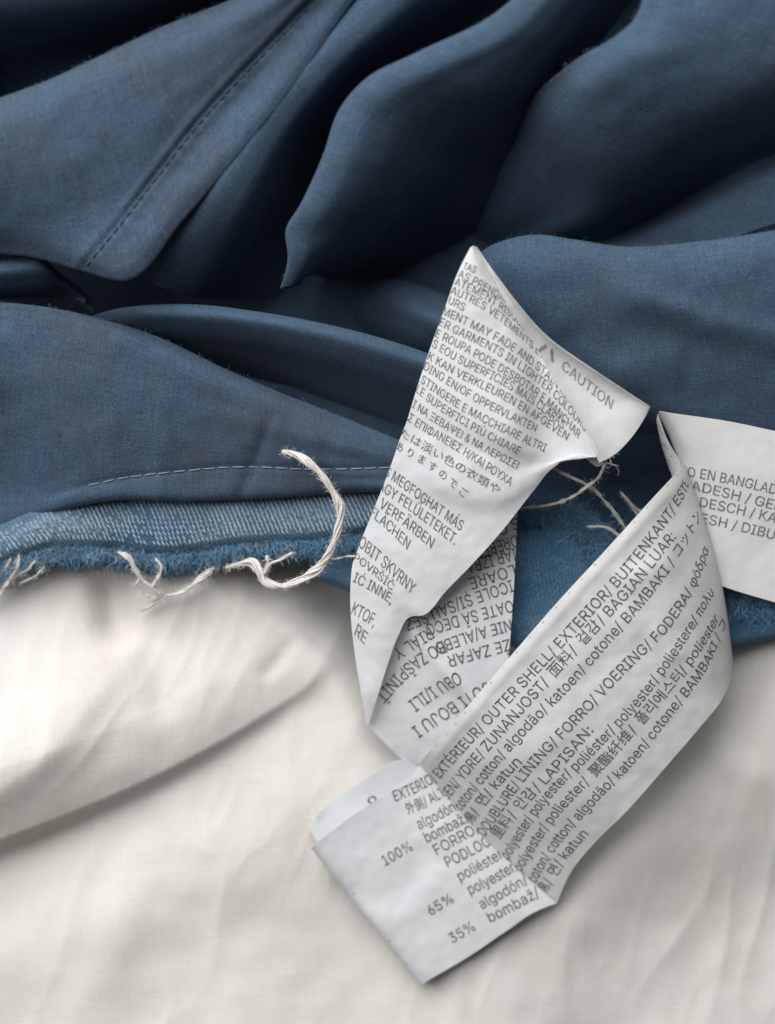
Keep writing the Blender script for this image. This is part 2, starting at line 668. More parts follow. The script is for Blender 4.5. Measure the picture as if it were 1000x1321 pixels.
class Print:
    """printed lettering of one panel, laid on its surface"""

    def __init__(self, panel):
        self.p, self.V, self.F = panel, [], []

    def line(self, body, base, cap, up=None, off=0.0065, clip=0.02, drop=True):
        g, faces = text_geo(body)
        if not len(g):
            return
        base = resample([(x, y) for x, y in base], 48)
        pts, last = [], None
        zs = []
        for x, y in base:
            loc, n = self.p.hit(x, y)
            zs.append(np.nan if loc is None else loc.z * 100)
        zs = np.array(zs)
        ok = ~np.isnan(zs)
        if not ok.any():
            print('no surface under', body)
            return
        zs = np.interp(np.arange(len(zs)), np.flatnonzero(ok), zs[ok])
        B = Parr(np.concatenate([base, zs[:, None]], 1))
        seg = np.sqrt((np.diff(B, axis=0)**2).sum(1))
        S = np.concatenate([[0], np.cumsum(seg)])
        T = np.gradient(B, axis=0)
        T /= np.linalg.norm(T, axis=1, keepdims=True)
        x0, x1 = g[:, 0].min(), g[:, 0].max()
        ss = (g[:, 0] - x0) / (x1 - x0) * S[-1]
        hh = g[:, 1] / CAPH * cap * 1e-4
        bt = self.p.bvh()
        keep = []
        out = []
        for s, h in zip(ss, hh):
            b = Vector([np.interp(s, S, B[:, k]) for k in range(3)])
            t = Vector([np.interp(s, S, T[:, k]) for k in range(3)])
            q, n, i, d = bt.find_nearest(b)
            if n.z < 0:
                n = -n
            if up is None:
                u = n.cross(t)
            else:
                u = Vector((up[0], -up[1], 0))
                u = u - n * u.dot(n)
            u.normalize()
            d = 0.0
            for _ in range(3):
                w = q + u * (h / 3)
                q, n, i, dd = bt.find_nearest(w)
                d = max(d, dd)
                if n.z < 0:
                    n = -n
                u = (u - n * u.dot(n)).normalized()
            keep.append(d < clip * 0.01)
            out.append(q + n * off * 0.01)
        o = len(self.V)
        self.V.extend([tuple(x) for x in out])
        for f in faces:
            if all(keep[k] for k in f) or not drop:
                self.F.append(tuple(o + k for k in f))

    def dot(self, x, y, r):
        loc, n = self.p.hit(x, y)
        if loc is None:
            return
        o = len(self.V)
        a = n.orthogonal().normalized()
        b = n.cross(a)
        for k in range(6):
            t = k * math.pi / 3
            self.V.append(tuple(loc + n * 0.00005 + (a * math.cos(t) + b * math.sin(t) * .7) * r * 1e-4))
        self.F.append(tuple(range(o, o + 6)))

    def done(self, mat, parent):
        me = mesh_np('printed_text', self.V, self.F, smooth=False)
        me.validate()
        return link('printed_text', me, mat, parent)


# ================================================================== the white sheet
def seg_dist(px, py, line):
    """signed distance (positive left of travel seen in the picture = above), nearest parameter 0..1"""
    L = np.asarray(line, float)
    best = np.full(px.shape, 1e9)
    sgn = np.ones(px.shape)
    par = np.zeros(px.shape)
    cum = np.concatenate([[0], np.cumsum(np.sqrt((np.diff(L, axis=0)**2).sum(1)))])
    for k in range(len(L) - 1):
        a, b = L[k], L[k + 1]
        d = b - a
        l2 = (d**2).sum()
        t = np.clip(((px - a[0]) * d[0] + (py - a[1]) * d[1]) / l2, 0, 1)
        ex, ey = px - a[0] - t * d[0], py - a[1] - t * d[1]
        dd = np.sqrt(ex**2 + ey**2)
        s = np.sign(d[0] * ey - d[1] * ex)
        m = dd < best
        best = np.where(m, dd, best)
        sgn = np.where(m, -s, sgn)
        par = np.where(m, (cum[k] + t * math.sqrt(l2)) / cum[-1], par)
    return best * sgn, par


def smooth(x):
    x = np.clip(x, 0, 1)
    return x * x * (3 - 2 * x)


def curve2(pts, n=40):
    return resample([(x, y) for x, y in pts], n)


FOLD1 = curve2([(-120, 1128), (0, 1084), (100, 1045), (200, 1001), (270, 964), (340, 922), (400, 880), (432, 846)])
RIDGE2 = curve2([(-80, 1070), (0, 1015), (60, 970), (110, 905), (165, 835), (190, 790)])
EDGE3 = curve2([(230, 700), (300, 745), (380, 792), (430, 842), (466, 900), (490, 970), (500, 1040), (505, 1500)])
DIP4 = curve2([(140, 720), (148, 780), (158, 850)])
RID5 = curve2([(585, 1400), (590, 1290), (610, 1180)])
RID6 = curve2([(860, 900), (920, 965), (1010, 1030)])
RID7 = curve2([(700, 1230), (800, 1120), (900, 1040)])
RID8 = curve2([(60, 1400), (130, 1260), (175, 1130), (190, 1040)])
RID9 = curve2([(330, 880), (352, 860), (385, 815)])
RID10 = curve2([(190, 800), (205, 870), (215, 940)])
RID11 = curve2([(760, 1340), (860, 1250), (980, 1200)])


def white_z(x, y):
    z = np.zeros(x.shape)
    d, s = seg_dist(x, y, FOLD1)
    amp = np.interp(s, [0, .45, .8, 1], [0.95, 0.68, 0.30, 0.0])
    dd = np.maximum(d, 0)
    wd = np.interp(s, [0, 1], [95, 60])
    up = np.where(dd < wd, 1 - .40 * (1 - dd / wd)**2, np.exp(-((dd - wd) / np.interp(s, [0, 1], [230, 130]))**1.3))
    z += amp * np.where(d > 0, up, 0) * 1.0
    z += .60 * amp * np.where(d <= 0, np.exp(-(np.maximum(-d, 0) / 10.0)**1.4), 0)
    # the sheet swings up again from the foot of the fold
    z += 0.14 * np.exp(-((d + 150) / 70)**2) * amp
    d, s = seg_dist(x, y, RIDGE2)
    z += 0.15 * np.exp(-(d / np.where(d > 0, 60, 30))**2) * smooth((1 - s) * 3)
    d, s = seg_dist(x, y, EDGE3)
    z -= 1.05 * smooth((d + 25) / 120) * smooth(s * 6) * np.exp(-(np.maximum(d, 0) / 210)**2) * smooth((.50 - s) * 4)
    z += 0.10 * np.exp(-((d + 25) / 45)**2) * smooth((.62 - s) * 4)
    d, s = seg_dist(x, y, DIP4)
    z -= 0.30 * np.exp(-(d / 26)**2) * smooth(s * 3) * smooth((1 - s) * 2.5)
    z += .10 * np.sin(x * .009 + y * .004 + 1.3 * np.sin(y * .006 + 1)) * smooth((y - 900) / 200)
    z -= .50 * smooth((x * .6 + y * .8 - 1345) / 200) * smooth((x - 640) / 200)
    z += .035 * np.sin(x * .024 - y * .006 + 1.5 * np.sin(y * .009) + 2) * smooth((y - 950) / 200)
    for L, a, w in ((RID5, .05, 18), (RID6, .07, 26), (RID7, .08, 40), (RID8, .06, 36), (RID9, -.035, 12), (RID10, -.05, 22), (RID11, .05, 50)):
        d, s = seg_dist(x, y, L)
        z += a * np.exp(-(d / w)**2) * smooth(s * 4) * smooth((1 - s) * 4)
    return z


def white_crease(x, y):
    out = np.zeros(x.shape)
    xf, yf, of = x.ravel(), y.ravel(), out.ravel()
    for k in range(len(xf)):
        X, Y = xf[k], yf[k]
        if X < -160 or X > 1160 or Y > 1480:
            continue
        wx = X + .28 * Y + 26 * mnoise.noise((X * .006, Y * .006, 4))
        n = mnoise.noise((wx * .012, Y * .0035, 1.7))
        n2 = mnoise.noise((wx * .03 + 5, Y * .010, 8.7))
        m = max(0.0, min(1.0, .5 + 1.4 * mnoise.noise((X * .0045, Y * .0045, 12))))
        m2 = max(0.0, min(1.0, .2 + 1.6 * mnoise.noise((X * .006 + 9, Y * .006, 2))))
        of[k] = .038 * m * (1 - abs(n))**3.2 + .013 * m2 * (1 - abs(n2))**3.2
    return of.reshape(x.shape)


def white_sheet():
    xs, ys = (-450, 1450), (702, 1800)
    rows = [[(x, y, 0.0) for x in (xs[0], xs[-1])] for y in (ys[0], ys[-1])]
    g = Grid(rows, 560, 420, dz=lambda x, y: white_z(x, y) + white_crease(x, y) + 0.22, crinkle=0.03, cscale=.8, seed=3)
    o = sheet('white_sheet', g, WHITE)
    tag(o, 'cream white cotton cloth lying creased in soft folds under the blue garment', 'cloth')
    return g


WG = white_sheet()

# ================================================================== the blue garment
GAR = thing('blue_garment', 'crumpled dark blue garment turned inside out with frayed denim hem', 'garment')


def fold(name, rows, nu, nv, mat=BLUE, crinkle=0.02, cs=1.0, seed=0, dz=None, thick=0.03, label=None, streak=0.016):
    g = Grid(rows, nu, nv, dz=dz, crinkle=crinkle, cscale=cs, seed=seed, streak=streak)
    o = sheet(name, g, mat, GAR, thick)
    if label:
        o['label'] = label
    return g, o


# cloth lying deep below the folds
fold('lining_base', [
    zset([(-120, -160), (500, -160), (1150, -160)], -.5),
    zset([(-120, 200), (500, 200), (1150, 200)], -.9),
    zset([(-120, 430), (500, 420), (1150, 420)], -.8),
    zset([(-120, 560), (300, 550), (560, 545), (760, 550), (950, 550), (1150, 550)], -.8),
    zset([(-120, 620), (300, 610), (560, 660), (760, 670), (950, 670), (1150, 670)], -.6),
    zset([(-120, 690), (300, 660), (560, 735), (760, 750), (950, 760), (1150, 760)], -.2)],
    140, 110, crinkle=0.06, cs=1.2, seed=1)

# garment cloth added unseen beyond the picture to keep light from the valleys
fold('lining_light_block', [
    zset([(-700, -700), (0, -700), (500, -700), (1100, -700), (1700, -700)], [2.0, 2.4, 2.6, 2.4, 2.2]),
    zset([(-700, -420), (0, -400), (500, -430), (1100, -420), (1700, -420)], [2.2, 2.9, 2.5, 3.0, 2.6]),
    zset([(-700, -220), (0, -230), (500, -200), (1100, -230), (1700, -220)], [2.4, 2.9, 3.1, 3.0, 2.8]),
    zset([(-700, -120), (0, -150), (500, -120), (1100, -140), (1700, -120)], [2.2, 2.5, 2.6, 2.6, 2.6]),
    zset([(-700, -80), (0, -120), (500, -90), (1100, -100), (1700, -80)], [1.2, .8, .6, .8, 1.2]),
    zset([(-700, -60), (0, -100), (500, -70), (1100, -80), (1700, -60)], [0, -.4, -.5, -.4, 0])], 120, 60, seed=61, crinkle=.08, cs=.7)
fold('lining_light_block', [
    [(-700, -150, 2.0), (-700, 200, 2.2), (-700, 500, 1.9), (-700, 720, 1.0)],
    [(-400, -150, 2.4), (-420, 200, 2.6), (-400, 480, 2.2), (-400, 740, 1.0)],
    [(-200, -170, 2.5), (-200, 180, 2.6), (-210, 450, 2.0), (-200, 740, 1.0)],
    [(-110, -170, 2.5), (-110, 150, 2.5), (-110, 400, 1.8), (-110, 730, 1.0)],
    [(-70, -170, 1.9), (-66, 150, 2.0), (-70, 400, 1.2), (-70, 730, .7)],
    [(-60, -170, -.4), (-56, 150, -.5), (-60, 400, -.4), (-60, 730, .3)]], 60, 50, seed=62, crinkle=.08, cs=.7)
fold('lining_light_block', [
    [(1110, -170, -.3), (1110, 150, -.5), (1110, 400, -.3), (1110, 700, .1), (1110, 780, .3)],
    [(1105, -170, 2.0), (1115, 100, 1.7), (1110, 400, 1.6), (1112, 680, .7), (1112, 790, .6)],
    [(1200, -170, 2.6), (1200, 100, 2.2), (1200, 400, 2.2), (1200, 680, 1.0), (1200, 800, .6)],
    [(1450, -170, 2.4), (1450, 100, 2.6), (1450, 400, 2.2), (1450, 690, 1.0), (1450, 800, .6)],
    [(1700, -170, 2.0), (1700, 100, 2.2), (1700, 400, 1.8), (1700, 700, .8), (1700, 800, .5)]], 60, 50, seed=63, crinkle=.08, cs=.7)

# ridge beyond the top left corner
fold('lining_fold', [
    zset([(-100, -160), (150, -190), (380, -230)], 3.1),
    zset([(-100, -50), (100, -50), (270, -90)], 3.1),
    zset([(-100, 6), (100, 0), (255, -35)], 2.75),
    zset([(-100, 60), (100, 40), (262, -12)], 1.6),
    zset([(-100, 130), (100, 88), (300, 2)], .6),
    zset([(-100, 190), (100, 150), (330, 60)], .35)], 60, 50, seed=2)

# the flat panel with the top-stitched seam
SEAM = curve2([(98, 356), (108, 341), (150, 291), (200, 226), (250, 162), (300, 106), (350, 54), (400, 2), (440, -45)], 60)


def seam_dz(x, y):
    d, s = seg_dist(x, y, SEAM)
    return 0.020 * np.exp(-((d - 7) / 6.0)**2) - 0.022 * np.exp(-(d / 3.5)**2) + 0.012 * np.exp(-((d + 9) / 6)**2) + \
        0.012 * np.exp(-((d + 14) / 12)**2) * np.sin(s * 90 + np.sin(s * 31) * 2)


PA, PAO = fold('lining_panel', [
    zset([(-80, 185), (60, 140), (150, 104), (240, 60), (400, -40), (490, -90)], 1.5),
    zset([(-80, 166), (60, 116), (150, 76), (235, 35), (390, -45), (480, -92)], 2.2),
    zset([(-80, 160), (0, 127), (60, 105), (120, 77), (220, 31), (300, 0), (390, -48), (475, -94)], 2.55),
    zset([(-80, 184), (60, 128), (150, 88), (240, 50), (395, -32), (482, -88)], 2.72),
    zset([(-80, 235), (60, 205), (150, 165), (250, 100), (402, -14), (488, -84)], 2.66),
    zset([(-80, 292), (60, 285), (150, 270), (270, 165), (422, -8), (494, -78)], [2.3, 2.35, 2.4, 2.5, 2.5]),
    zset([(-80, 322), (40, 324), (105, 340), (158, 352), (230, 276), (300, 196), (380, 96), (449, 0), (504, -70)], [1.95, 2.1, 2.3, 2.46, 2.5, 2.5]),
    zset([(-80, 329), (40, 331), (105, 348), (162, 361), (237, 282), (306, 201), (386, 101), (454, 3), (510, -66)], [1.88, 2.02, 2.24, 2.42, 2.46, 2.46]),
    zset([(-80, 318), (40, 320), (105, 336), (152, 344), (226, 268), (296, 190), (374, 92), (443, -4), (500, -70)], [1.6, 1.75, 2.0, 2.2, 2.28, 2.28])],
    200, 150, mat=BLUEW, crinkle=0.028, cs=1.0, seed=5, dz=seam_dz)

fold('lining_fold', [
    zset([(-60, 362), (20, 352), (50, 345), (70, 362), (110, 392)], .9),
    zset([(-60, 345), (15, 337), (48, 331), (74, 352), (112, 380)], [1.75, 1.75, 1.7, 1.35, .9]),
    zset([(-60, 354), (18, 346), (52, 343), (80, 362), (114, 386)], [1.82, 1.82, 1.75, 1.35, .9]),
    zset([(-60, 372), (18, 366), (58, 364), (88, 374), (118, 392)], [1.6, 1.6, 1.5, 1.15, .8]),
    zset([(-60, 388), (18, 384), (62, 384), (94, 390), (120, 402)], .7)], 70, 40, seed=6)

# fold B, beside the panel
fold('lining_fold', [
    [(140, 325, 1.6), (250, 200, 1.9), (340, 90, 2.0), (450, -45, 2.0)],
    [(170, 344, 1.75), (262, 220, 2.18), (345, 112, 2.25), (438, 0, 2.3), (500, -70, 2.3)],
    [(198, 366, 1.65), (280, 240, 2.36), (354, 130, 2.45), (434, 44, 2.45), (540, -60, 2.45)],
    [(230, 378, 1.35), (306, 258, 2.22), (378, 144, 2.35), (450, 62, 2.4), (565, -40, 2.4)],
    [(276, 386, .7), (336, 268, 1.6), (396, 154, 1.7), (464, 76, 1.8), (580, -10, 1.9), (640, -75, 1.9)],
    [(322, 386, -.2), (362, 278, .5), (414, 164, .85), (480, 88, 1.0), (600, 2, 1.2), (665, -65, 1.3)],
    [(366, 372, -.7), (396, 284, -.6), (444, 180, -.4), (520, 100, -.2), (620, 15, .2), (690, -55, .4)]], 110, 70, seed=7)

# fold C, the tall one in the middle
CR_C = [(363, 371), (374, 331), (372, 297), (391, 264), (420, 201), (442, 141), (475, 104), (540, 70), (640, 20), (712, -50)]
CC, _ = fold('lining_fold', [
    zset([(386, 366), (396, 332), (400, 305), (418, 270), (446, 210), (470, 155), (505, 122), (560, 92), (656, 40), (725, -32)], [1.0, 1.3, 1.6, 1.8, 2.0]),
    zset([(368, 371), (379, 331), (378, 299), (397, 267), (426, 205), (448, 145), (480, 108), (544, 74), (643, 24), (714, -48)], [1.5, 1.8, 2.1, 2.3, 2.5]),
    zset(CR_C, [1.75, 2.05, 2.2, 2.35, 2.55, 2.65, 2.75, 2.85, 2.95, 3.0]),
    zset([(378, 367), (396, 329), (399, 301), (419, 270), (447, 211), (470, 154), (503, 121), (563, 88), (659, 40), (729, -36)], [1.76, 2.06, 2.22, 2.38, 2.58, 2.69, 2.79, 2.89, 2.98, 3.03]),
    [(384, 362, 1.6), (412, 325, 1.92), (424, 298, 2.08), (446, 266, 2.24), (476, 212, 2.42), (502, 160, 2.54), (538, 128, 2.62), (592, 98, 2.74), (680, 46, 2.86), (745, -30, 2.9)],
    [(398, 356, .7), (436, 328, 1.1), (462, 308, 1.25), (494, 275, 1.45), (530, 226, 1.65), (562, 182, 1.8), (596, 151, 2.0), (645, 118, 2.25), (716, 55, 2.4), (775, -30, 2.45)],
    [(410, 356, -.4), (458, 340, -.2), (494, 324, 0), (536, 293, .25), (582, 248, .55), (610, 206, .85), (634, 178, 1.15), (688, 118, 1.55), (745, 55, 1.75), (800, -20, 1.8)],
    [(424, 360, -1.1), (484, 356, -1.1), (534, 348, -1.1), (588, 316, -.9), (640, 270, -.5), (662, 228, -.1), (684, 190, .25), (722, 128, .7), (775, 55, 1.0), (830, -20, 1.1)]],
    150, 100, seed=8, crinkle=0.03)

# fold D, top right
CR_D = [(596, 262), (646, 172), (700, 112), (752, 71), (792, 48), (818, 25), (832, -12), (838, -60)]
fold('lining_fold', [
    [(622, 272, -.7), (672, 200, .1), (726, 142, 1.1), (775, 96, 2.0), (815, 70, 2.0), (845, 40, 2.0), (860, -10, 2.0), (866, -60, 2)],
    [(604, 264, -.55), (652, 178, .3), (706, 118, 1.6), (758, 76, 2.35), (797, 53, 2.55), (823, 29, 2.6), (838, -10, 2.6), (844, -60, 2.6)],
    zset(CR_D, [-.5, .4, 1.8, 2.6, 2.85, 2.92, 2.95, 2.95]),
    [(606, 270, -.5), (660, 184, .6), (714, 128, 2.15), (766, 88, 2.8), (806, 64, 3.0), (836, 40, 3.03), (852, 0, 3.05), (860, -60, 3.05)],
    [(606, 304, -.95), (638, 284, -.3), (694, 218, 1.0), (752, 172, 2.2), (806, 134, 2.65), (860, 104, 2.85), (905, 72, 2.92), (945, 20, 3), (985, -60, 3)],
    [(630, 326, -1.0), (672, 300, -.25), (732, 257, .85), (792, 218, 1.8), (850, 182, 2.15), (910, 152, 2.35), (970, 122, 2.5), (1030, 80, 2.65), (1090, 0, 2.8)],
    [(650, 338, -1.0), (700, 308, -.1), (760, 286, .6), (820, 253, 1.1), (880, 214, 1.4), (940, 184, 1.6), (1000, 158, 1.75), (1060, 130, 1.9), (1120, 90, 2.0)],
    [(670, 346, -1.0), (726, 322, -.5), (790, 308, -.2), (850, 280, .1), (905, 246, .4), (960, 218, .75), (1010, 196, .85), (1060, 178, 1.0), (1130, 150, 1.1)],
    [(765, 336, -.1), (832, 314, .3), (884, 288, .75), (934, 262, 1.0), (990, 236, 1.2), (1050, 215, 1.35), (1130, 195, 1.45)],
    [(800, 350, .4), (870, 332, .6), (930, 312, .9), (1000, 288, 1.15), (1130, 258, 1.35)]], 140, 130, seed=9, crinkle=0.035)

# fold E, under the labels on the right
CR_E = [(600, 346), (640, 314), (690, 303), (740, 309), (800, 318), (900, 312), (1000, 297), (1120, 275)]


def e_dz(x, y):
    z = np.zeros(x.shape)
    for L, a, w in ((((760, 370), (830, 385), (930, 420), (1100, 440)), .10, 20), (((760, 500), (840, 470), (900, 462)), .05, 24), (((690, 330), (720, 380), (735, 440)), .04, 16)):
        d, s = seg_dist(x, y, curve2(L, 16))
        z += a * np.exp(-(d / np.where(d > 0, w, w * 1.3))**2) * smooth(s * 4) * smooth((1 - s) * 4)
    return z


fold('lining_fold', [
    [(610, 372, .6), (650, 345, 1.1), (700, 336, 1.3), (745, 340, 1.4), (805, 350, 1.4), (905, 346, 1.4), (1000, 332, 1.4), (1120, 310, 1.4)],
    [(601, 352, .9), (643, 320, 1.5), (692, 309, 1.7), (742, 315, 1.75), (802, 324, 1.8), (902, 318, 1.85), (1000, 303, 1.9), (1120, 281, 1.9)],
    zset(CR_E, [1.05, 1.6, 1.82, 1.92, 1.98, 2.03, 2.1, 2.15]),
    [(602, 360, 1.1), (642, 329, 1.68), (692, 318, 1.9), (742, 323, 2.0), (802, 332, 2.06), (902, 326, 2.12), (1000, 311, 2.18), (1120, 290, 2.2)],
    [(605, 400, 1.1), (660, 386, 1.62), (720, 380, 1.86), (800, 385, 1.98), (900, 385, 2.06), (1000, 375, 2.12), (1120, 365, 2.2)],
    [(622, 460, 1.0), (700, 455, 1.4), (800, 442, 1.68), (900, 442, 1.78), (1000, 440, 1.84), (1120, 430, 1.9)],
    [(645, 520, .75), (722, 520, 1.1), (800, 504, 1.38), (900, 502, 1.5), (1000, 508, 1.52), (1120, 510, 1.5)],
    [(682, 566, .45), (760, 568, .55), (830, 548, .95), (900, 568, 1.0), (1000, 585, 1.0), (1120, 600, 1)],
    [(690, 580, .3), (765, 580, .3), (835, 560, .5), (900, 590, .5), (1000, 620, .5), (1120, 640, .5)]],
    150, 110, seed=10, crinkle=0.025, dz=e_dz)

# fold F, the long roll left of the labels
CR_F = [(104, 413), (160, 397), (250, 393), (330, 402), (400, 414), (540, 452), (615, 482)]
fold('lining_fold', [
    [(120, 430, .7), (200, 418, 1.0), (300, 422, 1.2), (420, 442, 1.2), (540, 478, 1.1), (615, 505, 1.0)],
    [(107, 417, .95), (166, 401, 1.35), (252, 397, 1.5), (400, 418, 1.55), (540, 456, 1.45), (615, 486, 1.4)],
    zset(CR_F, [1.05, 1.55, 1.72, 1.76, 1.78, 1.7, 1.6]),
    [(118, 418, 1.1), (185, 404, 1.65), (265, 403, 1.85), (410, 425, 1.9), (540, 463, 1.8), (615, 492, 1.7)],
    [(150, 431, 1.0), (235, 424, 1.5), (325, 434, 1.65), (430, 458, 1.65), (540, 492, 1.55), (615, 518, 1.5)],
    [(180, 446, .7), (258, 446, .95), (345, 458, 1.0), (440, 486, 1.0), (540, 520, 1.0), (615, 540, .9)],
    [(200, 466, .0), (280, 480, -.1), (370, 498, -.1), (450, 526, .0), (540, 556, .2), (615, 576, .2)]], 110, 60, seed=11)

# a low roll running in to the label stitching
fold('lining_pucker', [
    [(430, 352, -1.3), (500, 358, -.6), (560, 374, .1), (640, 410, .3)],
    [(432, 364, -1.3), (500, 372, -.1), (560, 390, .65), (640, 426, 1.0)],
    [(434, 378, -1.3), (498, 390, .1), (556, 408, .95), (640, 444, 1.15)],
    [(436, 394, -1.3), (496, 412, 0), (552, 432, .7), (640, 462, .9)],
    [(440, 412, -1.4), (494, 436, -.4), (548, 458, .1), (640, 480, .3)]], 50, 30, seed=20, crinkle=0.03)

# panel G with the hem stitching
CREASE = curve2([(10, 432), (60, 500), (100, 580), (136, 660)])


def g_dz(x, y):
    d, s = seg_dist(x, y, CREASE)
    z = -0.55 * smooth(np.maximum(-d, 0) / 140.0) * smooth(s * 3)
    z += 0.03 * np.exp(-(d / 14)**2)
    d, s = seg_dist(x, y, curve2([(60, 640), (150, 618), (220, 609), (310, 602), (400, 605), (500, 603)]))
    z += -0.02 * np.exp(-(d / 5)**2)
    for L, a, w in ((((352, 520), (335, 580), (310, 640)), -.035, 9), (((205, 500), (210, 560), (205, 640)), .02, 14), (((130, 520), (140, 580), (150, 640)), .02, 16), (((415, 560), (425, 600), (430, 640)), -.02, 10)):
        d, s = seg_dist(x, y, curve2(L, 12))
        z += a * np.exp(-(d / w)**2) * smooth(s * 4)
    return z


GP, GPO = fold('hem_panel', [
    zset([(-80, 412), (60, 420), (130, 436), (200, 457), (300, 503), (400, 543), (500, 583), (580, 612)], .9),
    zset([(-80, 397), (60, 401), (130, 416), (200, 438), (300, 486), (400, 527), (500, 567), (580, 597)], [1.45, 1.5, 1.4, 1.3, 1.1]),
    zset([(-80, 392), (0, 390), (60, 396), (130, 411), (200, 433), (300, 480), (400, 522), (500, 562), (580, 592)], [1.65, 1.7, 1.72, 1.65, 1.5, 1.4, 1.3, 1.2, 1.15]),
    zset([(-80, 402), (60, 406), (130, 421), (200, 443), (300, 489), (400, 530), (500, 569), (580, 598)], [1.72, 1.78, 1.72, 1.55, 1.28, 1.2]),
    zset([(-80, 455), (60, 462), (200, 497), (320, 535), (420, 564), (500, 587), (580, 610)], [1.68, 1.72, 1.62, 1.5, 1.3, 1.22]),
    zset([(-80, 550), (60, 545), (200, 556), (320, 570), (420, 588), (500, 602), (580, 620)], [1.4, 1.5, 1.45, 1.38, 1.25, 1.2]),
    zset([(-80, 650), (60, 625), (200, 615), (320, 610), (420, 614), (500, 618), (580, 630)], [1.15, 1.2, 1.25, 1.22, 1.15]),
    zset([(-80, 706), (0, 683), (60, 661), (130, 645), (250, 644), (350, 640), (480, 632), (580, 640)], 1.12),
    zset([(-80, 709), (0, 687), (60, 665), (130, 648), (250, 647), (350, 643), (480, 635), (580, 643)], 1.05),
    zset([(-80, 700), (0, 677), (60, 656), (130, 640), (250, 639), (350, 635), (480, 627), (580, 635)], .96)],
    190, 120, mat=BLUEW, seed=12, crinkle=0.028, dz=g_dz)

# ---- stitches, each its own little thread
def capsule_mesh(name, length, rad, sides=6):
    pts = np.array([[-.5, 0, -.45], [-.36, 0, .25], [0, 0, .55], [.36, 0, .25], [.5, 0, -.45]])
    pts[:, 0] *= length
    pts[:, 2] *= rad
    V, F = tubes([(pts, np.array([.35, .9, 1, .9, .35]) * rad)], sides)
    return mesh_np(name, V, F)


def lay(o, loc, tan, nrm):
    t = (tan - nrm * tan.dot(nrm)).normalized()
    b = nrm.cross(t)
    from mathutils import Matrix
    M = Matrix((t, b, nrm)).transposed().to_4x4()
    M.translation = loc
    o.matrix_world = M


def stitches(grid, path, pitch, length, rad, mat, parent):
    cv = resample(path, 400)
    d = np.concatenate([[0], np.cumsum(np.sqrt((np.diff(cv, axis=0)**2).sum(1)))])
    me = capsule_mesh('stitch', length * 1e-4, rad * 1e-4)
    me.materials.append(mat)
    s = pitch * .5
    while s < d[-1]:
        x, y = np.interp(s, d, cv[:, 0]), np.interp(s, d, cv[:, 1])
        x2, y2 = np.interp(s + 3, d, cv[:, 0]), np.interp(s + 3, d, cv[:, 1])
        a, n = grid.hit(x, y)
        b, _ = grid.hit(x2, y2)
        if a is not None and b is not None:
            o = link('stitch', me, None, parent)
            lay(o, a + n * rad * .5e-4, (b - a).normalized() + Vector((random.uniform(-.06, .06), random.uniform(-.06, .06), 0)), n)
        s += pitch * random.uniform(.93, 1.07)


stitches(GP, [(112, 627), (150, 618), (220, 609), (310, 602), (400, 605), (500, 603)], 19, 15.5, .85, STITCH, GPO)
stitches(PA, [(110, 344), (152, 294), (202, 229), (252, 165), (302, 109), (352, 57), (402, 5)], 13.5, 10.5, 1.3, STITCHD, PAO)

# ---- denim
HB = [(-80, 752), (0, 722), (60, 702), (130, 700), (213, 709), (318, 695), (409, 690), (480, 680), (570, 672)]
HG, HO = fold('denim_hem', [
    zset([(-80, 700), (0, 677), (60, 652), (130, 637), (250, 635), (350, 631), (480, 623), (570, 622)], .80),
    zset([(-80, 722), (0, 698), (60, 676), (130, 664), (250, 661), (350, 656), (480, 647), (570, 642)], .94),
    zset(HB, .93),
    zset([(x, y + 7) for x, y in HB], .84),
    zset([(x, y + 9) for x, y in HB], .70)], 200, 40, mat=DENIM, seed=13, crinkle=0.02, thick=0.05, label='pale faded denim strip along the hem')
FB = [(-80, 762), (0, 738), (60, 728), (130, 732), (213, 738), (255, 733), (290, 724), (374, 717), (451, 712), (570, 705)]
fold('denim_layer', [
    zset([(x, y - 45) for x, y in FB], .62),
    zset([(x, y - 15) for x, y in FB], .66),
    zset([(x, y - 3) for x, y in FB], .60)], 120, 24, mat=DENIMD, seed=14, crinkle=0.03, thick=0.05)

# pale weft floats of the twill, row by row
def weft(grid, u0, u1, v0, v1, pu, pv, parent, fade=None):
    V, F = [], []
    unit = capsule_mesh('weft', 1, 1, 5)
    uv = np.array([v.co for v in unit.vertices])
    uf = [tuple(p.vertices) for p in unit.polygons]
    bpy.data.meshes.remove(unit)
    nr = int((v1 - v0) / pv)
    for r in range(nr):
        v = v0 + r * pv
        k = 0
        u = u0 + (r * pu * .37) % pu
        while u < u1:
            if random.random() < (fade(u) if fade else .97):
                p, n, tu, tv = grid.at(u + random.gauss(0, .003), v + random.gauss(0, .003))
                t = (tu * .55 + tv * .84 + tu * random.gauss(0, .12)).normalized()
                b = n.cross(t)
                L = random.uniform(.035, .050) * .01
                R = random.uniform(.0075, .0120) * .01
                o = len(V)
                q = p + n * .00002
                for c in uv:
                    w = q + t * (c[0] * L) + b * (c[1] * R) + n * (c[2] * R)
                    V.append(tuple(w))
                F.extend(tuple(o + i for i in f) for f in uf)
            u += pu
    me = mesh_np('weft_yarn', V, F)
    return link('weft_yarn', me, WEFT, parent, 'stuff')


weft(HG, .6, HG.U[-1] - .1, HG.V[-1] * .16, HG.V[-1] * .70, .056, .047, HO, fade=lambda u: .55 if u < 1.9 else (.8 if u < 2.8 else .97))


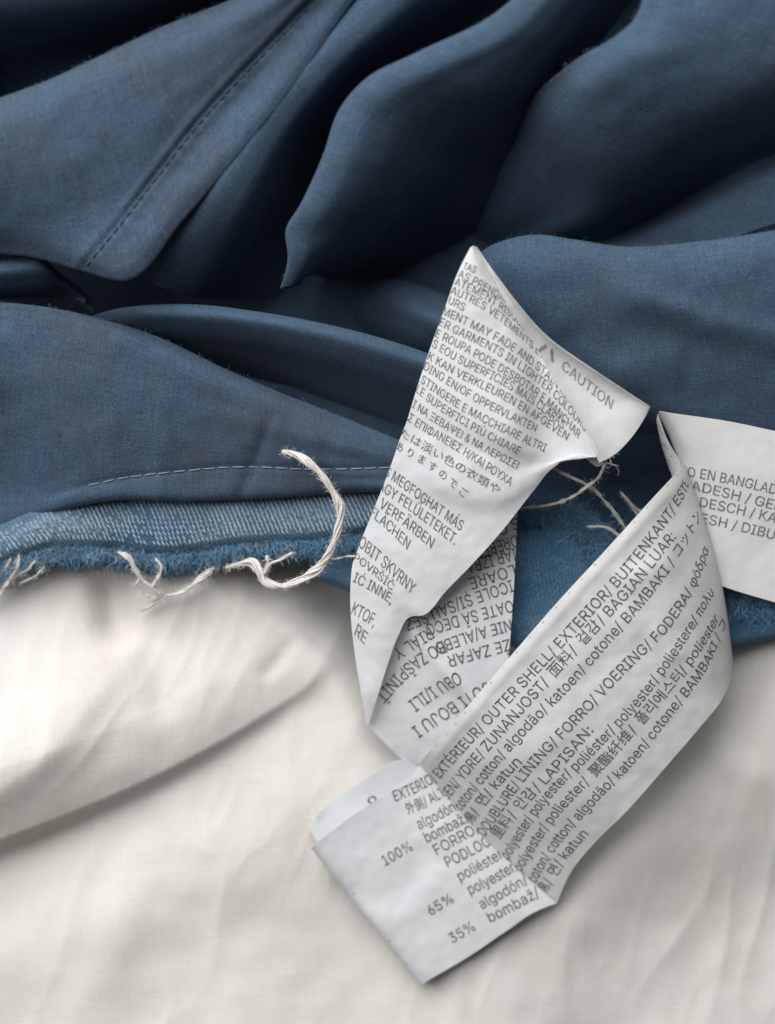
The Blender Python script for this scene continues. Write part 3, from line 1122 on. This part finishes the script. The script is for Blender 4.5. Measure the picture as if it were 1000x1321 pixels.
def hair(p, d, length, droop, n=6, curl=.5):
    """a loose fibre from p along d"""
    pts = [np.array(p)]
    d = np.array(d, float)
    d /= np.linalg.norm(d)
    w = rng.normal(0, curl, 3)
    for i in range(n - 1):
        d = d + w * .35 + rng.normal(0, curl * .35, 3) + np.array([0, 0, -droop])
        d /= np.linalg.norm(d)
        pts.append(pts[-1] + d * length / (n - 1))
    return np.array(pts)


def fringe(name, edge, zedge, outward, count, lmin, lmax, rad, mat, parent, curl=.35, droop=.1, jit=3, clump=None):
    cv = resample([(x, y) for x, y in edge], 500)
    lines = []
    for _ in range(count):
        i = int(rng.integers(0, 499))
        if clump is not None and rng.random() > clump(cv[i, 0]):
            continue
        x, y = cv[i] + rng.normal(0, jit, 2)
        p = P(x, y, zedge + rng.normal(0, .03))
        ow = outward(cv[i, 0], cv[i, 1]) if callable(outward) else outward
        d = np.array([ow[0] + rng.normal(0, .35), -ow[1] + rng.normal(0, .25), rng.normal(.1, .2)])
        L = rng.uniform(lmin, lmax) * 1e-4
        pts = hair(p, d, L, droop, 6, curl)
        lines.append((pts, np.linspace(1, .35, 6) * rad * 1e-4 * rng.uniform(.6, 1.2)))
    V, F = tubes(lines, 3)
    return link(name, mesh_np(name, V, F), mat, parent, 'stuff')


E1 = [(x, y + 3) for x, y in HB[:-1]]
fringe('frayed_fringe', E1, .82, (.15, 1), 5600, 9, 33, .45, FRAY, HO, curl=.6, droop=.12, jit=4)
fringe('frayed_fringe', E1, .80, (.1, 1), 520, 10, 34, .34, FRAYW, HO, curl=.8, droop=.12, jit=5)
fringe('frayed_fringe', [(x, y - 6) for x, y in FB[:-1]], .62, (.1, 1), 2200, 6, 17, .45, FRAYD, HO, curl=.6, droop=.12, jit=4)

# denim seen right of the caution label, with its own raw edge
DP, DPO = fold('denim_flap', [
    zset([(400, 700), (520, 680), (600, 665), (665, 662), (720, 660), (755, 682), (780, 738), (820, 760), (1000, 745), (1130, 740)], .55),
    zset([(400, 715), (520, 700), (600, 690), (665, 690), (715, 692), (745, 712), (772, 750), (820, 775), (1000, 762), (1130, 755)], .72),
    zset([(400, 730), (520, 745), (600, 760), (660, 765), (700, 768), (740, 775), (775, 785), (830, 800), (1000, 790), (1130, 780)], .68),
    zset([(410, 745), (520, 785), (600, 810), (652, 826), (690, 838), (740, 845), (790, 850), (850, 845), (945, 832), (1000, 820), (1130, 800)], .62),
    zset([(410, 748), (520, 790), (600, 815), (652, 831), (690, 843), (740, 850), (790, 855), (850, 850), (945, 837), (1000, 825), (1130, 805)], .5)],
    150, 60, mat=DENIMD, seed=15, crinkle=0.035, thick=0.05, label='deep blue denim flap behind the labels')
E2 = [(668, 668), (700, 664), (724, 664), (745, 680), (764, 700), (776, 726), (786, 748)]
fringe('frayed_fringe', E2, .72, lambda x, y: ((x - 690) / 90, (y - 745) / 90), 3800, 9, 28, .45, FRAY, DPO, curl=.7, droop=.02, jit=7)
fringe('frayed_fringe', [(945, 775), (975, 782), (1010, 778), (1040, 770)], .75, (.3, .6), 600, 10, 26, .45, FRAY, DPO, curl=.8, droop=.05, jit=9)
fringe('frayed_fringe', [(600, 700), (660, 720), (700, 715), (745, 740)], .74, (0.2, 1), 260, 6, 14, .5, FRAY, DPO, curl=.8, droop=.05, jit=16)

# lint standing on the crests of the folds
def lint(paths, count):
    lines = []
    for _ in range(count):
        pts, zs = paths[int(rng.integers(len(paths)))]
        cv = resample([(a, b) for a, b in pts], 200)
        i = int(rng.integers(0, 199))
        z = np.interp(i / 199, np.linspace(0, 1, len(zs)), zs)
        x, y = cv[i] + rng.normal(0, 1.2, 2)
        p = P(x, y, z + .03)
        d = np.array([rng.normal(-.3, .6), rng.normal(.4, .6), rng.uniform(-.2, .8)])
        lines.append((hair(p, d, rng.uniform(2, 6.5) * 1e-4, 0, 4, .7), .13e-4))
    V, F = tubes(lines, 3)
    return link('lint_fuzz', mesh_np('lint_fuzz', V, F), FUZZ, GAR, 'stuff')


lint([(CR_C, [1.75, 2.05, 2.2, 2.35, 2.55, 2.65, 2.75, 2.85, 2.95, 3.0]), (CR_D[2:], [1.9, 2.6, 2.85, 2.92, 2.95, 2.95]),
      (CR_E, [1.05, 1.6, 1.82, 1.92, 1.98, 2.03, 2.1, 2.15]),
      ([(0, 127), (60, 105), (120, 77), (220, 31), (300, 0)], [2.55]),
      ([(0, 390), (60, 396), (130, 411), (200, 433), (300, 480), (400, 522), (500, 562)], [1.7, 1.72, 1.65, 1.5, 1.4, 1.3, 1.2])], 600)

# ================================================================== caution label
CAU = thing('caution_label', 'twisted white care label with CAUTION print, peaked against the blue folds', 'label')


def lerp(a, b, n, z0, z1, bow=0.0, mid=None):
    out = []
    for i in range(n):
        t = i / (n - 1)
        out.append((a[0] + (b[0] - a[0]) * t, a[1] + (b[1] - a[1]) * t, z0 + (z1 - z0) * t + bow * 4 * t * (1 - t)))
    return out


frows = [
    [(607, 319, 2.20), (609, 318, 2.21), (610, 317, 2.21), (611, 317, 2.2), (613, 318, 2.18)],
    [(590, 353, 2.14), (606, 361, 2.2), (622, 370, 2.2), (636, 378, 2.16), (648, 384, 2.10)],
    [(573, 400, 2.02), (612, 418, 2.12), (648, 436, 2.14), (672, 448, 2.08), (690, 446, 1.95)],
    [(553, 455, 1.90), (610, 484, 2.02), (664, 512, 2.06), (694, 520, 1.94), (716, 492, 1.98), ],
    [(535, 510, 1.80), (600, 543, 1.92), (670, 574, 1.98), (712, 563, 1.84), (748, 540, 1.98)],
    [(525, 543, 1.73), (594, 572, 1.83), (662, 594, 1.88), (722, 591, 1.84), (771, 589, 1.93)],
    [(520, 556, 1.70), (580, 582, 1.80), (638, 602, 1.85), (690, 604, 1.84), (742, 586, 1.87)],
    [(516, 566, 1.67), (568, 591, 1.77), (620, 611, 1.82), (668, 618, 1.83), (713, 604, 1.83)],
    [(508, 590, 1.61), (556, 614, 1.72), (604, 635, 1.77), (650, 643, 1.78), (690, 631, 1.75)],
    lerp((495, 625), (650, 682), 5, 1.52, 1.64, .05),
    lerp((479, 665), (610, 727), 5, 1.42, 1.52, .05),
    lerp((463, 705), (575, 763), 5, 1.32, 1.40, .05),
    lerp((454, 733), (548, 793), 5, 1.24, 1.32, .04),
    lerp((452, 760), (529, 796), 5, 1.18, 1.26, .04),
    lerp((453, 800), (514, 820), 5, 1.10, 1.18, .04),
    lerp((458, 845), (500, 858), 5, 1.0, 1.08, .03),
    lerp((466, 895), (486, 902), 5, .90, .96, .02),
    lerp((472, 933), (475, 936), 5, .74, .76, 0)]
FP = Grid(frows, 70, 240, crinkle=0.012, cscale=2.4, seed=31)
fpo = sheet('front_panel', FP, LABEL, CAU, .006)
SF = Grid([
    [(613, 318, 2.18), (614, 318, 2.17), (615, 318, 2.15), (616, 319, 2.12)],
    [(648, 384, 2.10), (654, 384, 2.06), (660, 384, 2.10), (667, 391, 2.14)],
    [(690, 446, 1.95), (696, 438, 1.90), (704, 434, 1.98), (713, 441, 2.08)],
    [(716, 492, 1.98), (736, 482, 1.84), (760, 478, 1.92), (782, 488, 2.06)],
    [(748, 540, 1.98), (768, 528, 1.86), (800, 516, 1.90), (828, 518, 2.0)],
    [(764, 572, 1.96), (784, 556, 1.88), (810, 540, 1.90), (838, 524, 1.96)],
    [(773, 597, 1.92), (792, 587, 1.86), (815, 564, 1.87), (839, 526, 1.93)]], 44, 90, crinkle=0.012, cscale=2.5, seed=33)
sfo = sheet('side_flap', SF, LABEL_SHADE, CAU, .006)
TUCK = Grid([
    [(741, 588, 1.76), (752, 585, 1.74), (766, 583, 1.7)],
    [(752, 590, 1.72), (762, 592, 1.70), (772, 592, 1.7)],
    [(764, 598, 1.66), (770, 602, 1.64), (780, 598, 1.66)]], 12, 12, crinkle=.01, cscale=3, seed=34)
sheet('tucked_corner', TUCK, LABEL_SHADE, CAU, .006)


def rear_dz(x, y):
    d, s = seg_dist(x, y, curve2([(535, 815), (560, 848), (590, 882), (615, 905)], 12))
    return .05 * np.exp(-(d / 10)**2) - .05 * smooth(np.maximum(-d, 0) / 40) * 1.0


RP = Grid([
    [(545, 630, 1.0), (605, 638, 1.05), (668, 648, 1.02)],
    [(525, 700, 1.04), (600, 712, 1.08), (665, 722, 1.04)],
    [(505, 770, 1.0), (585, 785, 1.06), (661, 790, 1.02)],
    [(488, 840, .90), (575, 850, 1.0), (656, 850, .96)],
    [(473, 930, .70), (550, 915, .86), (650, 900, .84)],
    [(500, 962, .66), (560, 950, .78), (645, 930, .78)],
    [(528, 988, .60), (570, 980, .68), (640, 960, .70)]], 60, 90, crinkle=0.013, cscale=2.4, seed=35, dz=rear_dz)
rpo = sheet('rear_panel', RP, LABEL, CAU, .006)

pr = Print(FP)
UPC = (.42, -.90)
for body, base, cap in (
        ('TAS', [(597, 346), (612, 352)], 8),
        ('AS PRENDAS Y', [(591, 357), (626, 375), (664, 399)], 9.5),
        ('ATEMENT RISQUE D', [(586, 367), (628, 388), (660, 411), (684, 436)], 9.5),
        ('AUTRES VETEMENTS ET', [(581, 378), (628, 402), (668, 433), (700, 464)], 9.5),
        ('URS', [(578, 391), (598, 401)], 9.5),
        ('MENT MAY FADE AND STAIN SIMILAR', [(570, 405), (600, 419), (652, 447), (680, 467), (708, 491), (758, 546)], 10.2),
        ('ER GARMENTS IN LIGHTER COLOURS', [(566, 419), (583, 428), (644, 459), (672, 478), (706, 505), (755, 557)], 10.2),
        ('E ROUPA PODE DESBOTAR E MANCHAR', [(561, 434), (604, 456), (640, 477), (696, 515), (746, 566)], 10.2),
        ('S EOU SUPERFICIES MAIS CLARAS', [(557, 447), (588, 466), (652, 499), (690, 524), (726, 553)], 10.2),
        ('K KAN VERKLEUREN EN AFGEVEN', [(551, 463), (583, 482), (650, 516), (700, 547), (731, 568)], 10.2),
        ('DING EN/OF OPPERVLAKTEN', [(546, 476), (606, 514), (690, 557)], 10.2),
        ('STINGERE E MACCHIARE ALTRI', [(542, 493), (590, 526), (668, 567), (702, 583)], 10.2),
        ('LE SUPERFICI PIÙ CHIARE', [(536, 505), (560, 524), (608, 554), (668, 586)], 10.2),
        ('EI ΝΑ ΞΕΒΑΨΕΙ & ΝΑ ΛΕΡΩΣΕΙ', [(526, 521), (550, 538), (606, 572), (666, 605)], 10.2),
        ('ΕΣ ΕΠΙΦΑΝΕΙΕΣ Η/ΚΑΙ ΡΟΥΧΑ', [(520, 538), (535, 549), (593, 584), (658, 627)], 10.6),
        ('たは淡い色の衣類や', [(515, 561), (570, 594), (642, 637)], 9.5),
        ('あ り ま す の で ご', [(509, 578), (556, 606), (600, 643)], 9.5),
        ('S MEGFOGHAT MÁS', [(495, 612), (540, 645), (594, 685)], 13.2),
        ('AGY FELÜLETEKET.', [(487, 630), (530, 660), (586, 703)], 13.2),
        ('/ VERFÄRBEN', [(481, 648), (518, 676), (556, 707)], 13.2),
        ('FLÄCHEN', [(476, 664), (500, 684), (525, 709)], 13.2),
        ('OBIT SKVRNY', [(462, 704), (495, 733), (531, 767)], 15),
        ('POVRŠÍČ', [(456, 722), (480, 740), (505, 762)], 10.2),
        ('IĆ INNE,', [(455, 750), (478, 762), (504, 779)], 13.2),
        ('KTOF,', [(453, 791), (482, 808)], 16),
        ('RE', [(457, 818), (470, 831)], 16)):
    pr.line(body, base, cap, up=UPC)
pr.done(INKP, fpo)

pr = Print(SF)
pr.line('CAUTION', [(724, 476), (752, 499), (788, 528)], 12.5, up=(.35, -.94))
pr.line('Λ', [(693, 452), (714, 468)], 21, up=(.5, -.86))
pr.done(INKG, sfo)

pr = Print(RP)
for body, base, cap in (
        ('S G', [(667, 667), (640, 677)], 15),
        ('DRĒBES', [(665, 690), (612, 706)], 15),
        ('IAR IZBA', [(664, 707), (600, 725)], 15),
        ('LOARE', [(662, 728), (604, 746)], 15),
        ('ICOLE ȘI/SAU SEZ', [(659, 748), (600, 768), (522, 800)], 15),
        ('OATE SĂ DECO', [(660, 774), (608, 788), (548, 806)], 15),
        ('NIE A/ALEBO', [(658, 799), (610, 812), (560, 830)], 15),
        ('ŽE ZAFAR', [(656, 824), (576, 846)], 15),
        ('RIÁL Y', [(553, 809), (506, 839)], 15),
        ('BO ZAŠPINIŤ', [(570, 826), (530, 850), (484, 897)], 16),
        ('OBU I/ILI', [(590, 866), (560, 882), (526, 905)], 17),
        ('UJUTI BOJU I', [(640, 872), (611, 888), (570, 912), (530, 939)], 17)):
    pr.line(body, base, cap)
pr.done(INK, rpo)

# ================================================================== composition label
COM = thing('composition_label', 'long white fibre content label folded back at 100%, 65% and 35%', 'label')
TOP = [(541, 986), (556, 966), (600, 915), (660, 845), (720, 776), (780, 711), (840, 645), (883, 598)]
BOT = [(719, 1164), (735, 1128), (763, 1092), (812, 1043), (856, 993), (900, 942), (932, 902), (946, 860)]
ZT = [.64, 1.0, 1.36, 1.58, 1.74, 1.84, 1.80, 1.22]
ZB = [.46, .70, .92, 1.16, 1.26, 1.32, 1.22, .78]
VV = [0, .018, .045, .075, .25, .5, .75, .93, 1.0]
crows = []
for i, (a, b) in enumerate(zip(TOP, BOT)):
    row = []
    for v in VV:
        x, y = a[0] + (b[0] - a[0]) * v, a[1] + (b[1] - a[1]) * v
        z = ZT[i] + (ZB[i] - ZT[i]) * v
        z += .10 * math.sin(math.pi * v) * (1 if i > 1 else .2)
        if i > 0:
            z += {0: -.014, .018: -.004, .045: .006, .075: -.006}.get(v, 0)
        if i == 7:
            x += 12 * math.sin(math.pi * v)
            y += 2 * math.sin(math.pi * v)
        if i == 0:
            x -= 6 * math.sin(math.pi * v)
            y += 5 * math.sin(math.pi * v)
        row.append((x, y, z))
    crows.append(row)
crows.append([(x - 8, y + 5, z - .32) for x, y, z in crows[-1]])
crows.append([(x - 4, y + 22, z - .26) for x, y, z in crows[-1]])


def comp_dz(x, y):
    z = np.zeros(x.shape)
    for L, a, w in ((((790, 760), (830, 740), (880, 720)), .03, 16), (((730, 900), (790, 850), (850, 830)), -.025, 20), (((840, 800), (880, 860)), .02, 12), (((640, 1010), (700, 960), (760, 920)), .02, 18)):
        d, s = seg_dist(x, y, curve2(L, 12))
        z += a * np.exp(-(d / w)**2) * smooth(s * 4) * smooth((1 - s) * 4)
    return z


FB_ = Grid(crows, 90, 190, crinkle=0.013, cscale=2.2, seed=41, dz=comp_dz)
fbo = sheet('fibre_panel', FB_, LABEL_SHADE, COM, .006)

pc_t = [(541, 986), (549, 994), (530, 1003), (490, 1030), (440, 1062), (402, 1093)]


def pct_dz(x, y):
    d, s = seg_dist(x, y, curve2([(440, 1150), (500, 1158), (530, 1140), (548, 1110)], 16))
    z = -.03 * np.exp(-(d / 26)**2)
    d, s = seg_dist(x, y, curve2([(470, 1190), (530, 1170), (560, 1130)], 16))
    z += .02 * np.exp(-(d / 20)**2)
    return z


prow = []
ptop = [(541, 986), (533, 1000), (500, 1023), (455, 1052), (402, 1093)]
pbot = [(719, 1165), (700, 1172), (655, 1200), (605, 1234), (543, 1271)]
pz = [(.64, .46), (.60, .50), (.60, .48), (.62, .42), (.58, .36)]
for i, (a, b) in enumerate(zip(ptop, pbot)):
    row = []
    for v in (0, .06, .14, .24, .36, .5, .66, .83, 1):
        x, y = a[0] + (b[0] - a[0]) * v, a[1] + (b[1] - a[1]) * v
        if i == 0:
            x -= 6 * math.sin(math.pi * v)
            y += 5 * math.sin(math.pi * v)
        z = pz[i][0] + (pz[i][1] - pz[i][0]) * v
        row.append((x, y, z + .03 * math.sin(math.pi * v) + (.085 * math.exp(-v / .14) * min(i, 3) / 3 if i > 0 else 0)))
    prow.append(row)
prow.append([(x - 1, y + 1, z - .05) for x, y, z in prow[-1]])
PP = Grid(prow, 70, 90, crinkle=0.011, cscale=2.0, seed=43, dz=pct_dz)
ppo = sheet('percent_panel', PP, LABEL, COM, .006)
RL = Grid([  # the layer behind
    [(399, 1069, .40), (404, 1078, .40), (470, 1160, .34), (530, 1235, .30)],
    [(404, 1058, .46), (420, 1080, .44), (490, 1150, .36), (555, 1220, .30)],
    [(430, 1033, .54), (455, 1060, .52), (520, 1120, .40), (600, 1200, .32)],
    [(475, 1003, .58), (500, 1030, .52), (560, 1100, .42), (640, 1170, .34)],
    [(512, 981, .60), (540, 1010, .52), (600, 1070, .44), (670, 1150, .34)],
    [(530, 979, .58), (552, 1000, .50), (625, 1075, .42), (690, 1150, .34)]], 50, 50, crinkle=0.010, cscale=2, seed=45)
rlo = sheet('rear_layer', RL, LABEL, COM, .006)

pr = Print(FB_)
for body, base, cap in (
        ('R/ EXTÉRIEUR/ OUTER SHELL/ EXTERIOR/ BUITENKANT/ ESTE', [(556, 1018), (569, 1003), (660, 905), (758, 800), (827, 722), (880, 645), (893, 622)], 13.8),
        ('SEN/ YDRE/ ZUNANJOST/ 面料/ 겉감/ BAGIAN LUAR:', [(575, 1036), (604, 1000), (680, 914), (772, 812), (805, 777), (872, 694)], 13.8),
        ('coton/ cotton/ algodão/ katoen/ cotone/ BAMBAKI / コットン', [(592, 1050), (626, 1007), (674, 952), (740, 884), (788, 829), (832, 779), (876, 718), (904, 668)], 13.8),
        ('棉/ 면/ katun', [(606, 1068), (620, 1047), (640, 1020), (674, 984)], 13.8),
        ('DOUBLURE/ LINING/ FORRO/ VOERING/ FODERA/ φόδρα', [(624, 1082), (691, 990), (753, 926), (806, 869), (865, 809), (900, 750), (914, 710)], 13.8),
        ('里料/ 안감/ LAPISAN:', [(644, 1082), (674, 1043), (712, 1004), (766, 943)], 13.8),
        ('polyester/ polyester/ poliéster/ polyester/ poliestere/ πολυ', [(656, 1109), (705, 1036), (774, 965), (832, 902), (880, 835), (921, 766)], 13.8),
        ('polyester/ poliester/ 聚酯纤维/ 폴리에스터/ poliester', [(671, 1127), (718, 1056), (780, 990), (838, 924), (899, 848), (927, 800)], 13.8),
        ('coton/ cotton/ algodão/ katoen/ cotone/ BAMBAKI / コ', [(690, 1142), (717, 1096), (765, 1040), (824, 978), (868, 922), (910, 866), (936, 806)], 13.8),
        ('棉/ 면/ katun', [(702, 1157), (716, 1134), (729, 1112), (760, 1076)], 13.8)):
    pr.line(body, base, cap)
for k in range(26):
    t = k / 25
    s = t * 7
    i = min(int(s), 6)
    f = s - i
    pr.dot(TOP[i][0] + (TOP[i + 1][0] - TOP[i][0]) * f + 2.2, TOP[i][1] + (TOP[i + 1][1] - TOP[i][1]) * f + 2, random.uniform(.5, 1.1))
pr.done(INK, fbo)

pr = Print(PP)
for body, base, cap in (
        ('EXTERIO', [(510, 1034), (534, 1024), (560, 1010)], 14),
        ('外側/ ALT', [(526, 1050), (552, 1039), (576, 1026)], 13),
        ('algodón/', [(541, 1070), (566, 1058), (594, 1042)], 14),
        ('bombaž/', [(551, 1087), (578, 1074), (606, 1058)], 14),
        ('FORRO/', [(564, 1103), (592, 1088), (620, 1072)], 14),
        ('PODLOGA', [(578, 1119), (610, 1103), (644, 1084)], 14),
        ('poliéster/', [(594, 1137), (622, 1122), (655, 1103)], 14),
        ('polyester/', [(607, 1154), (636, 1140), (670, 1120)], 14),
        ('algodón/', [(622, 1173), (650, 1158), (682, 1139)], 14),
        ('bombaž/', [(633, 1190), (662, 1175), (697, 1156)], 14),
        ('100%', [(497, 1117), (533, 1096)], 13.5),
        ('65%', [(556, 1181), (586, 1163)], 13.5),
        ('35%', [(584, 1217), (614, 1199)], 13.5)):
    pr.line(body, base, cap)
for x, y in ((457, 1153), (503, 1214), (478, 1184), (524, 1243)):
    pr.dot(x, y, 1.1)
pr.done(INK, ppo)
pr = Print(RL)
pr.line('o', [(477, 1038), (487, 1032)], 11)
pr.done(INK, rlo)

# ================================================================== origin label
ORI = thing('origin_label', 'flat white label reading EN BANGLADESH, cut off by the picture edge', 'label')
OG = Grid([
    [(848, 533, 1.14), (866, 570, 1.10), (886, 640, 1.0), (905, 742, .95)],
    [(850, 531, 1.28), (869, 570, 1.22), (891, 642, 1.10), (910, 746, 1.02)],
    [(858, 532, 1.36), (880, 575, 1.30), (902, 648, 1.16), (918, 750, 1.05)],
    [(925, 541, 1.42), (940, 600, 1.36), (938, 690, 1.18), (940, 759, 1.06)],
    [(1000, 556, 1.46), (1000, 620, 1.38), (1000, 700, 1.2), (1000, 777, 1.08)],
    [(1080, 574, 1.46), (1075, 640, 1.38), (1070, 720, 1.2), (1065, 795, 1.08)],
    [(1160, 592, 1.40), (1155, 660, 1.34), (1150, 740, 1.2), (1145, 815, 1.08)]], 60, 80, crinkle=0.012, cscale=1.8, seed=51)
ogo = sheet('origin_panel', OG, LABEL_SHADE, ORI, .012)
ES = Grid([
    [(849, 534, 1.26), (860, 566, 1.2), (884, 604, 1.14)],
    [(847, 542, 1.2), (855, 574, 1.12), (874, 610, 1.08)],
    [(849, 552, 1.08), (856, 582, 1.02), (868, 616, .98)]], 30, 14, crinkle=.01, cscale=3, seed=52)
eso = sheet('folded_edge', ES, LABEL, ORI, .012)
pr = Print(OG)
for body, base in (('O EN BANGLADESH', [(888, 614), (940, 624), (1030, 645)]),
                   ('LADESH / GEFABRI', [(886, 630), (945, 644), (1052, 671)]),
                   ('ADESCH / KAMBO', [(892, 651), (950, 663), (1040, 684)]),
                   ('DESH / DIBUAT', [(895, 672), (950, 684), (1022, 702)])):
    pr.line(body, base, 12.5)
pr.done(INKP, ogo)
pr = Print(ES)
for _ in range(26):
    t, s = random.random(), random.uniform(.3, .9)
    a = resample([(849, 534), (860, 566), (884, 604)], 20)[int(t * 19)]
    b = resample([(849, 552), (856, 582), (868, 616)], 20)[int(t * 19)]
    pr.dot(a[0] + (b[0] - a[0]) * s, a[1] + (b[1] - a[1]) * s, random.uniform(.5, 1.1))
pr.done(INKP, eso)


# ================================================================== loose threads
def yarn_geo(path, rad, plies, twist, fuzz, fuzzlen=10, taper=True, wob=1.0):
    n = max(60, int(len(path) * 40))
    c = Parr(resample(path, n))
    seg = np.sqrt((np.diff(c, axis=0)**2).sum(1))
    s = np.concatenate([[0], np.cumsum(seg)])
    t = np.gradient(c, axis=0)
    t /= np.linalg.norm(t, axis=1, keepdims=True)
    a = np.cross(t, [0, 0, 1.0])
    a /= np.maximum(np.linalg.norm(a, axis=1, keepdims=True), 1e-9)
    b = np.cross(t, a)
    lines = []
    r = rad * 1e-4
    w = np.ones(n)
    if taper:
        w = np.minimum(1, np.minimum(np.linspace(0, 8, n) + .35, np.linspace(8, 0, n) + .35))
    thick = w * (1 + .18 * np.sin(s / r * .31) + .12 * np.sin(s / r * .83 + 1))
    q = s / r
    for k in range(plies):
        p0, f1, f2 = rng.uniform(0, 6.28, 3)
        rad_k = np.clip(.62 + .34 * np.sin(q * rng.uniform(.08, .2) + f1), .15, 1.0)
        ph = q * twist + 2 * math.pi * k / plies + .7 * np.sin(q * .17 + f2)
        off = (a * np.cos(ph)[:, None] + b * np.sin(ph)[:, None]) * (r * rad_k * thick)[:, None]
        lines.append((c + off, r * .27 * thick * rng.uniform(.7, 1.15)))
    lines.append((c, r * .62 * thick))
    V, F = tubes(lines, 6)
    fl = []
    for _ in range(fuzz):
        i = int(rng.integers(0, n))
        d = rng.normal(0, 1, 3)
        d[2] = abs(d[2]) * .6
        d = d + t[i] * rng.normal(0, 1.2)
        fl.append((hair(c[i], d, rng.uniform(.4, 1) * fuzzlen * 1e-4, .02, 6, .55), .13e-4))
    V2, F2 = tubes(fl, 3)
    o = len(V)
    V += V2
    F += [tuple(o + k for k in f) for f in F2]
    return V, F


def thread(name, label, path, rad, mat, plies=7, twist=.22, fuzz=150, fuzzlen=10, group=None, extra=()):
    V, F = yarn_geo(path, rad, plies, twist, fuzz, fuzzlen)
    for q in extra:
        V2, F2 = yarn_geo(q[0], q[1], 7, .22, q[2], fuzzlen)
        o = len(V)
        V += V2
        F += [tuple(o + k for k in f) for f in F2]
    ob = link(name, mesh_np(name, V, F), mat)
    tag(ob, label, 'thread', group)
    return ob


thread('loose_thread', 'thick white cotton thread curled into a hook over the frayed hem',
       [(364, 582, 1.46), (384, 588, 1.5), (405, 602, 1.52), (424, 626, 1.48), (438, 652, 1.42), (438, 676, 1.36), (428, 706, 1.28), (412, 732, 1.12), (390, 747, 1.05), (362, 756, 1.0), (342, 750, .98), (333, 734, .98), (326, 726, .95), (312, 727, .95), (292, 732, .9)],
       4.3, YARN, 18, .17, 1300, 12,
       extra=(([(340, 742, 1.0), (348, 728, 1.05), (362, 722, 1.1), (378, 712, 1.15)], 2.2, 60), ([(343, 734, 1.0), (346, 724, 1.05), (344, 716, 1.05)], 1.8, 30)))
thread('loose_thread', 'forked white wisp trailing from hem onto the cream cloth',
       [(276, 732, .9), (262, 744, .85), (246, 758, .82), (228, 766, .78), (212, 770, .72), (196, 780, .66), (180, 790, .62)],
       3.2, YARN, 10, .2, 520, 12,
       extra=(([(212, 768, .75), (196, 758, .82), (182, 746, .88), (174, 734, .92), (168, 722, .95), (152, 712, .95)], 3.0, 220),
              ([(196, 757, .82), (204, 744, .9), (208, 730, .93), (200, 720, .93)], 2.0, 90),
              ([(182, 746, .86), (176, 752, .84), (180, 762, .8), (206, 772, .74)], 1.4, 90)))
thread('loose_thread', 'faint white wisps fraying from hem at the left picture edge',
       [(24, 716, .95), (22, 732, .9), (12, 748, .85), (2, 764, .78), (-8, 780, .7)], 1.9, YARN, 7, .2, 200, 13,
       extra=(([(46, 722, .9), (34, 736, .86), (16, 746, .82), (4, 758, .76)], 1.6, 90), ([(58, 730, .88), (44, 744, .82), (26, 752, .78)], 1.2, 60),
              ([(14, 720, .9), (6, 734, .86), (-4, 744, .8)], 1.4, 60)))
thread('loose_thread', 'thin straight thread running from the hook to the caution label',
       [(418, 722, 1.12), (432, 721, 1.1), (446, 718, 1.12), (462, 718, 1.15)], 1.3, YARN, 6, .2, 30, 7)
thread('sewing_thread', 'grey thread slanting down from caution label towards the long label',
       [(712, 603, 1.55), (735, 615, 1.5), (760, 627, 1.45), (776, 642, 1.35), (795, 665, 1.2), (812, 690, 1.05)], 2.3, THREAD, 7, .2, 120, 9)
thread('sewing_thread', 'grey thread hanging from the label corner and looping left above denim',
       [(783, 592, 1.8), (778, 606, 1.7), (770, 618, 1.62), (756, 629, 1.55), (735, 643, 1.4), (705, 652, 1.25), (676, 655, 1.1), (655, 656, 1.0)], 1.9, THREAD, 7, .2, 170, 9)
thread('sewing_thread', 'short pale thread end poking out from raw denim edge',
       [(758, 679, .95), (770, 679, 1.0), (784, 681, 1.02), (795, 688, 1.0), (806, 698, .95)], 1.8, THREAD, 7, .2, 50, 8)
thread('sewing_thread', 'faint grey thread in the dark gap beside the long label',
       [(800, 634, .8), (812, 648, .78), (826, 660, .75), (842, 670, .7)], 1.6, THREAD, 7, .2, 60, 9, extra=(([(806, 640, .8), (818, 658, .78), (832, 676, .75)], 1.0, 30),))
# curly fibres at the corner of the label
fl = []
for _ in range(15):
    p = P(random.uniform(772, 796), random.uniform(584, 600), 1.85)
    fl.append((hair(p, (random.gauss(.5, .6), random.gauss(-.7, .5), random.gauss(.2, .3)), random.uniform(9, 24) * 1e-4, .0, 12, .9), .2e-4))
V, F = tubes(fl, 3)
fz = link('fibre_fuzz', mesh_np('fibre_fuzz', V, F), THREAD, CAU, 'stuff')
fl = [(hair(P(408 + random.uniform(0, 20), 1052 - random.uniform(-6, 12), .5), (-1, random.gauss(.3, .4), .3), random.uniform(10, 30) * 1e-4, 0, 8, .5), .2e-4) for _ in range(10)]
V, F = tubes(fl, 3)
link('fibre_fuzz', mesh_np('fibre_fuzz', V, F), YARN, COM, 'stuff')
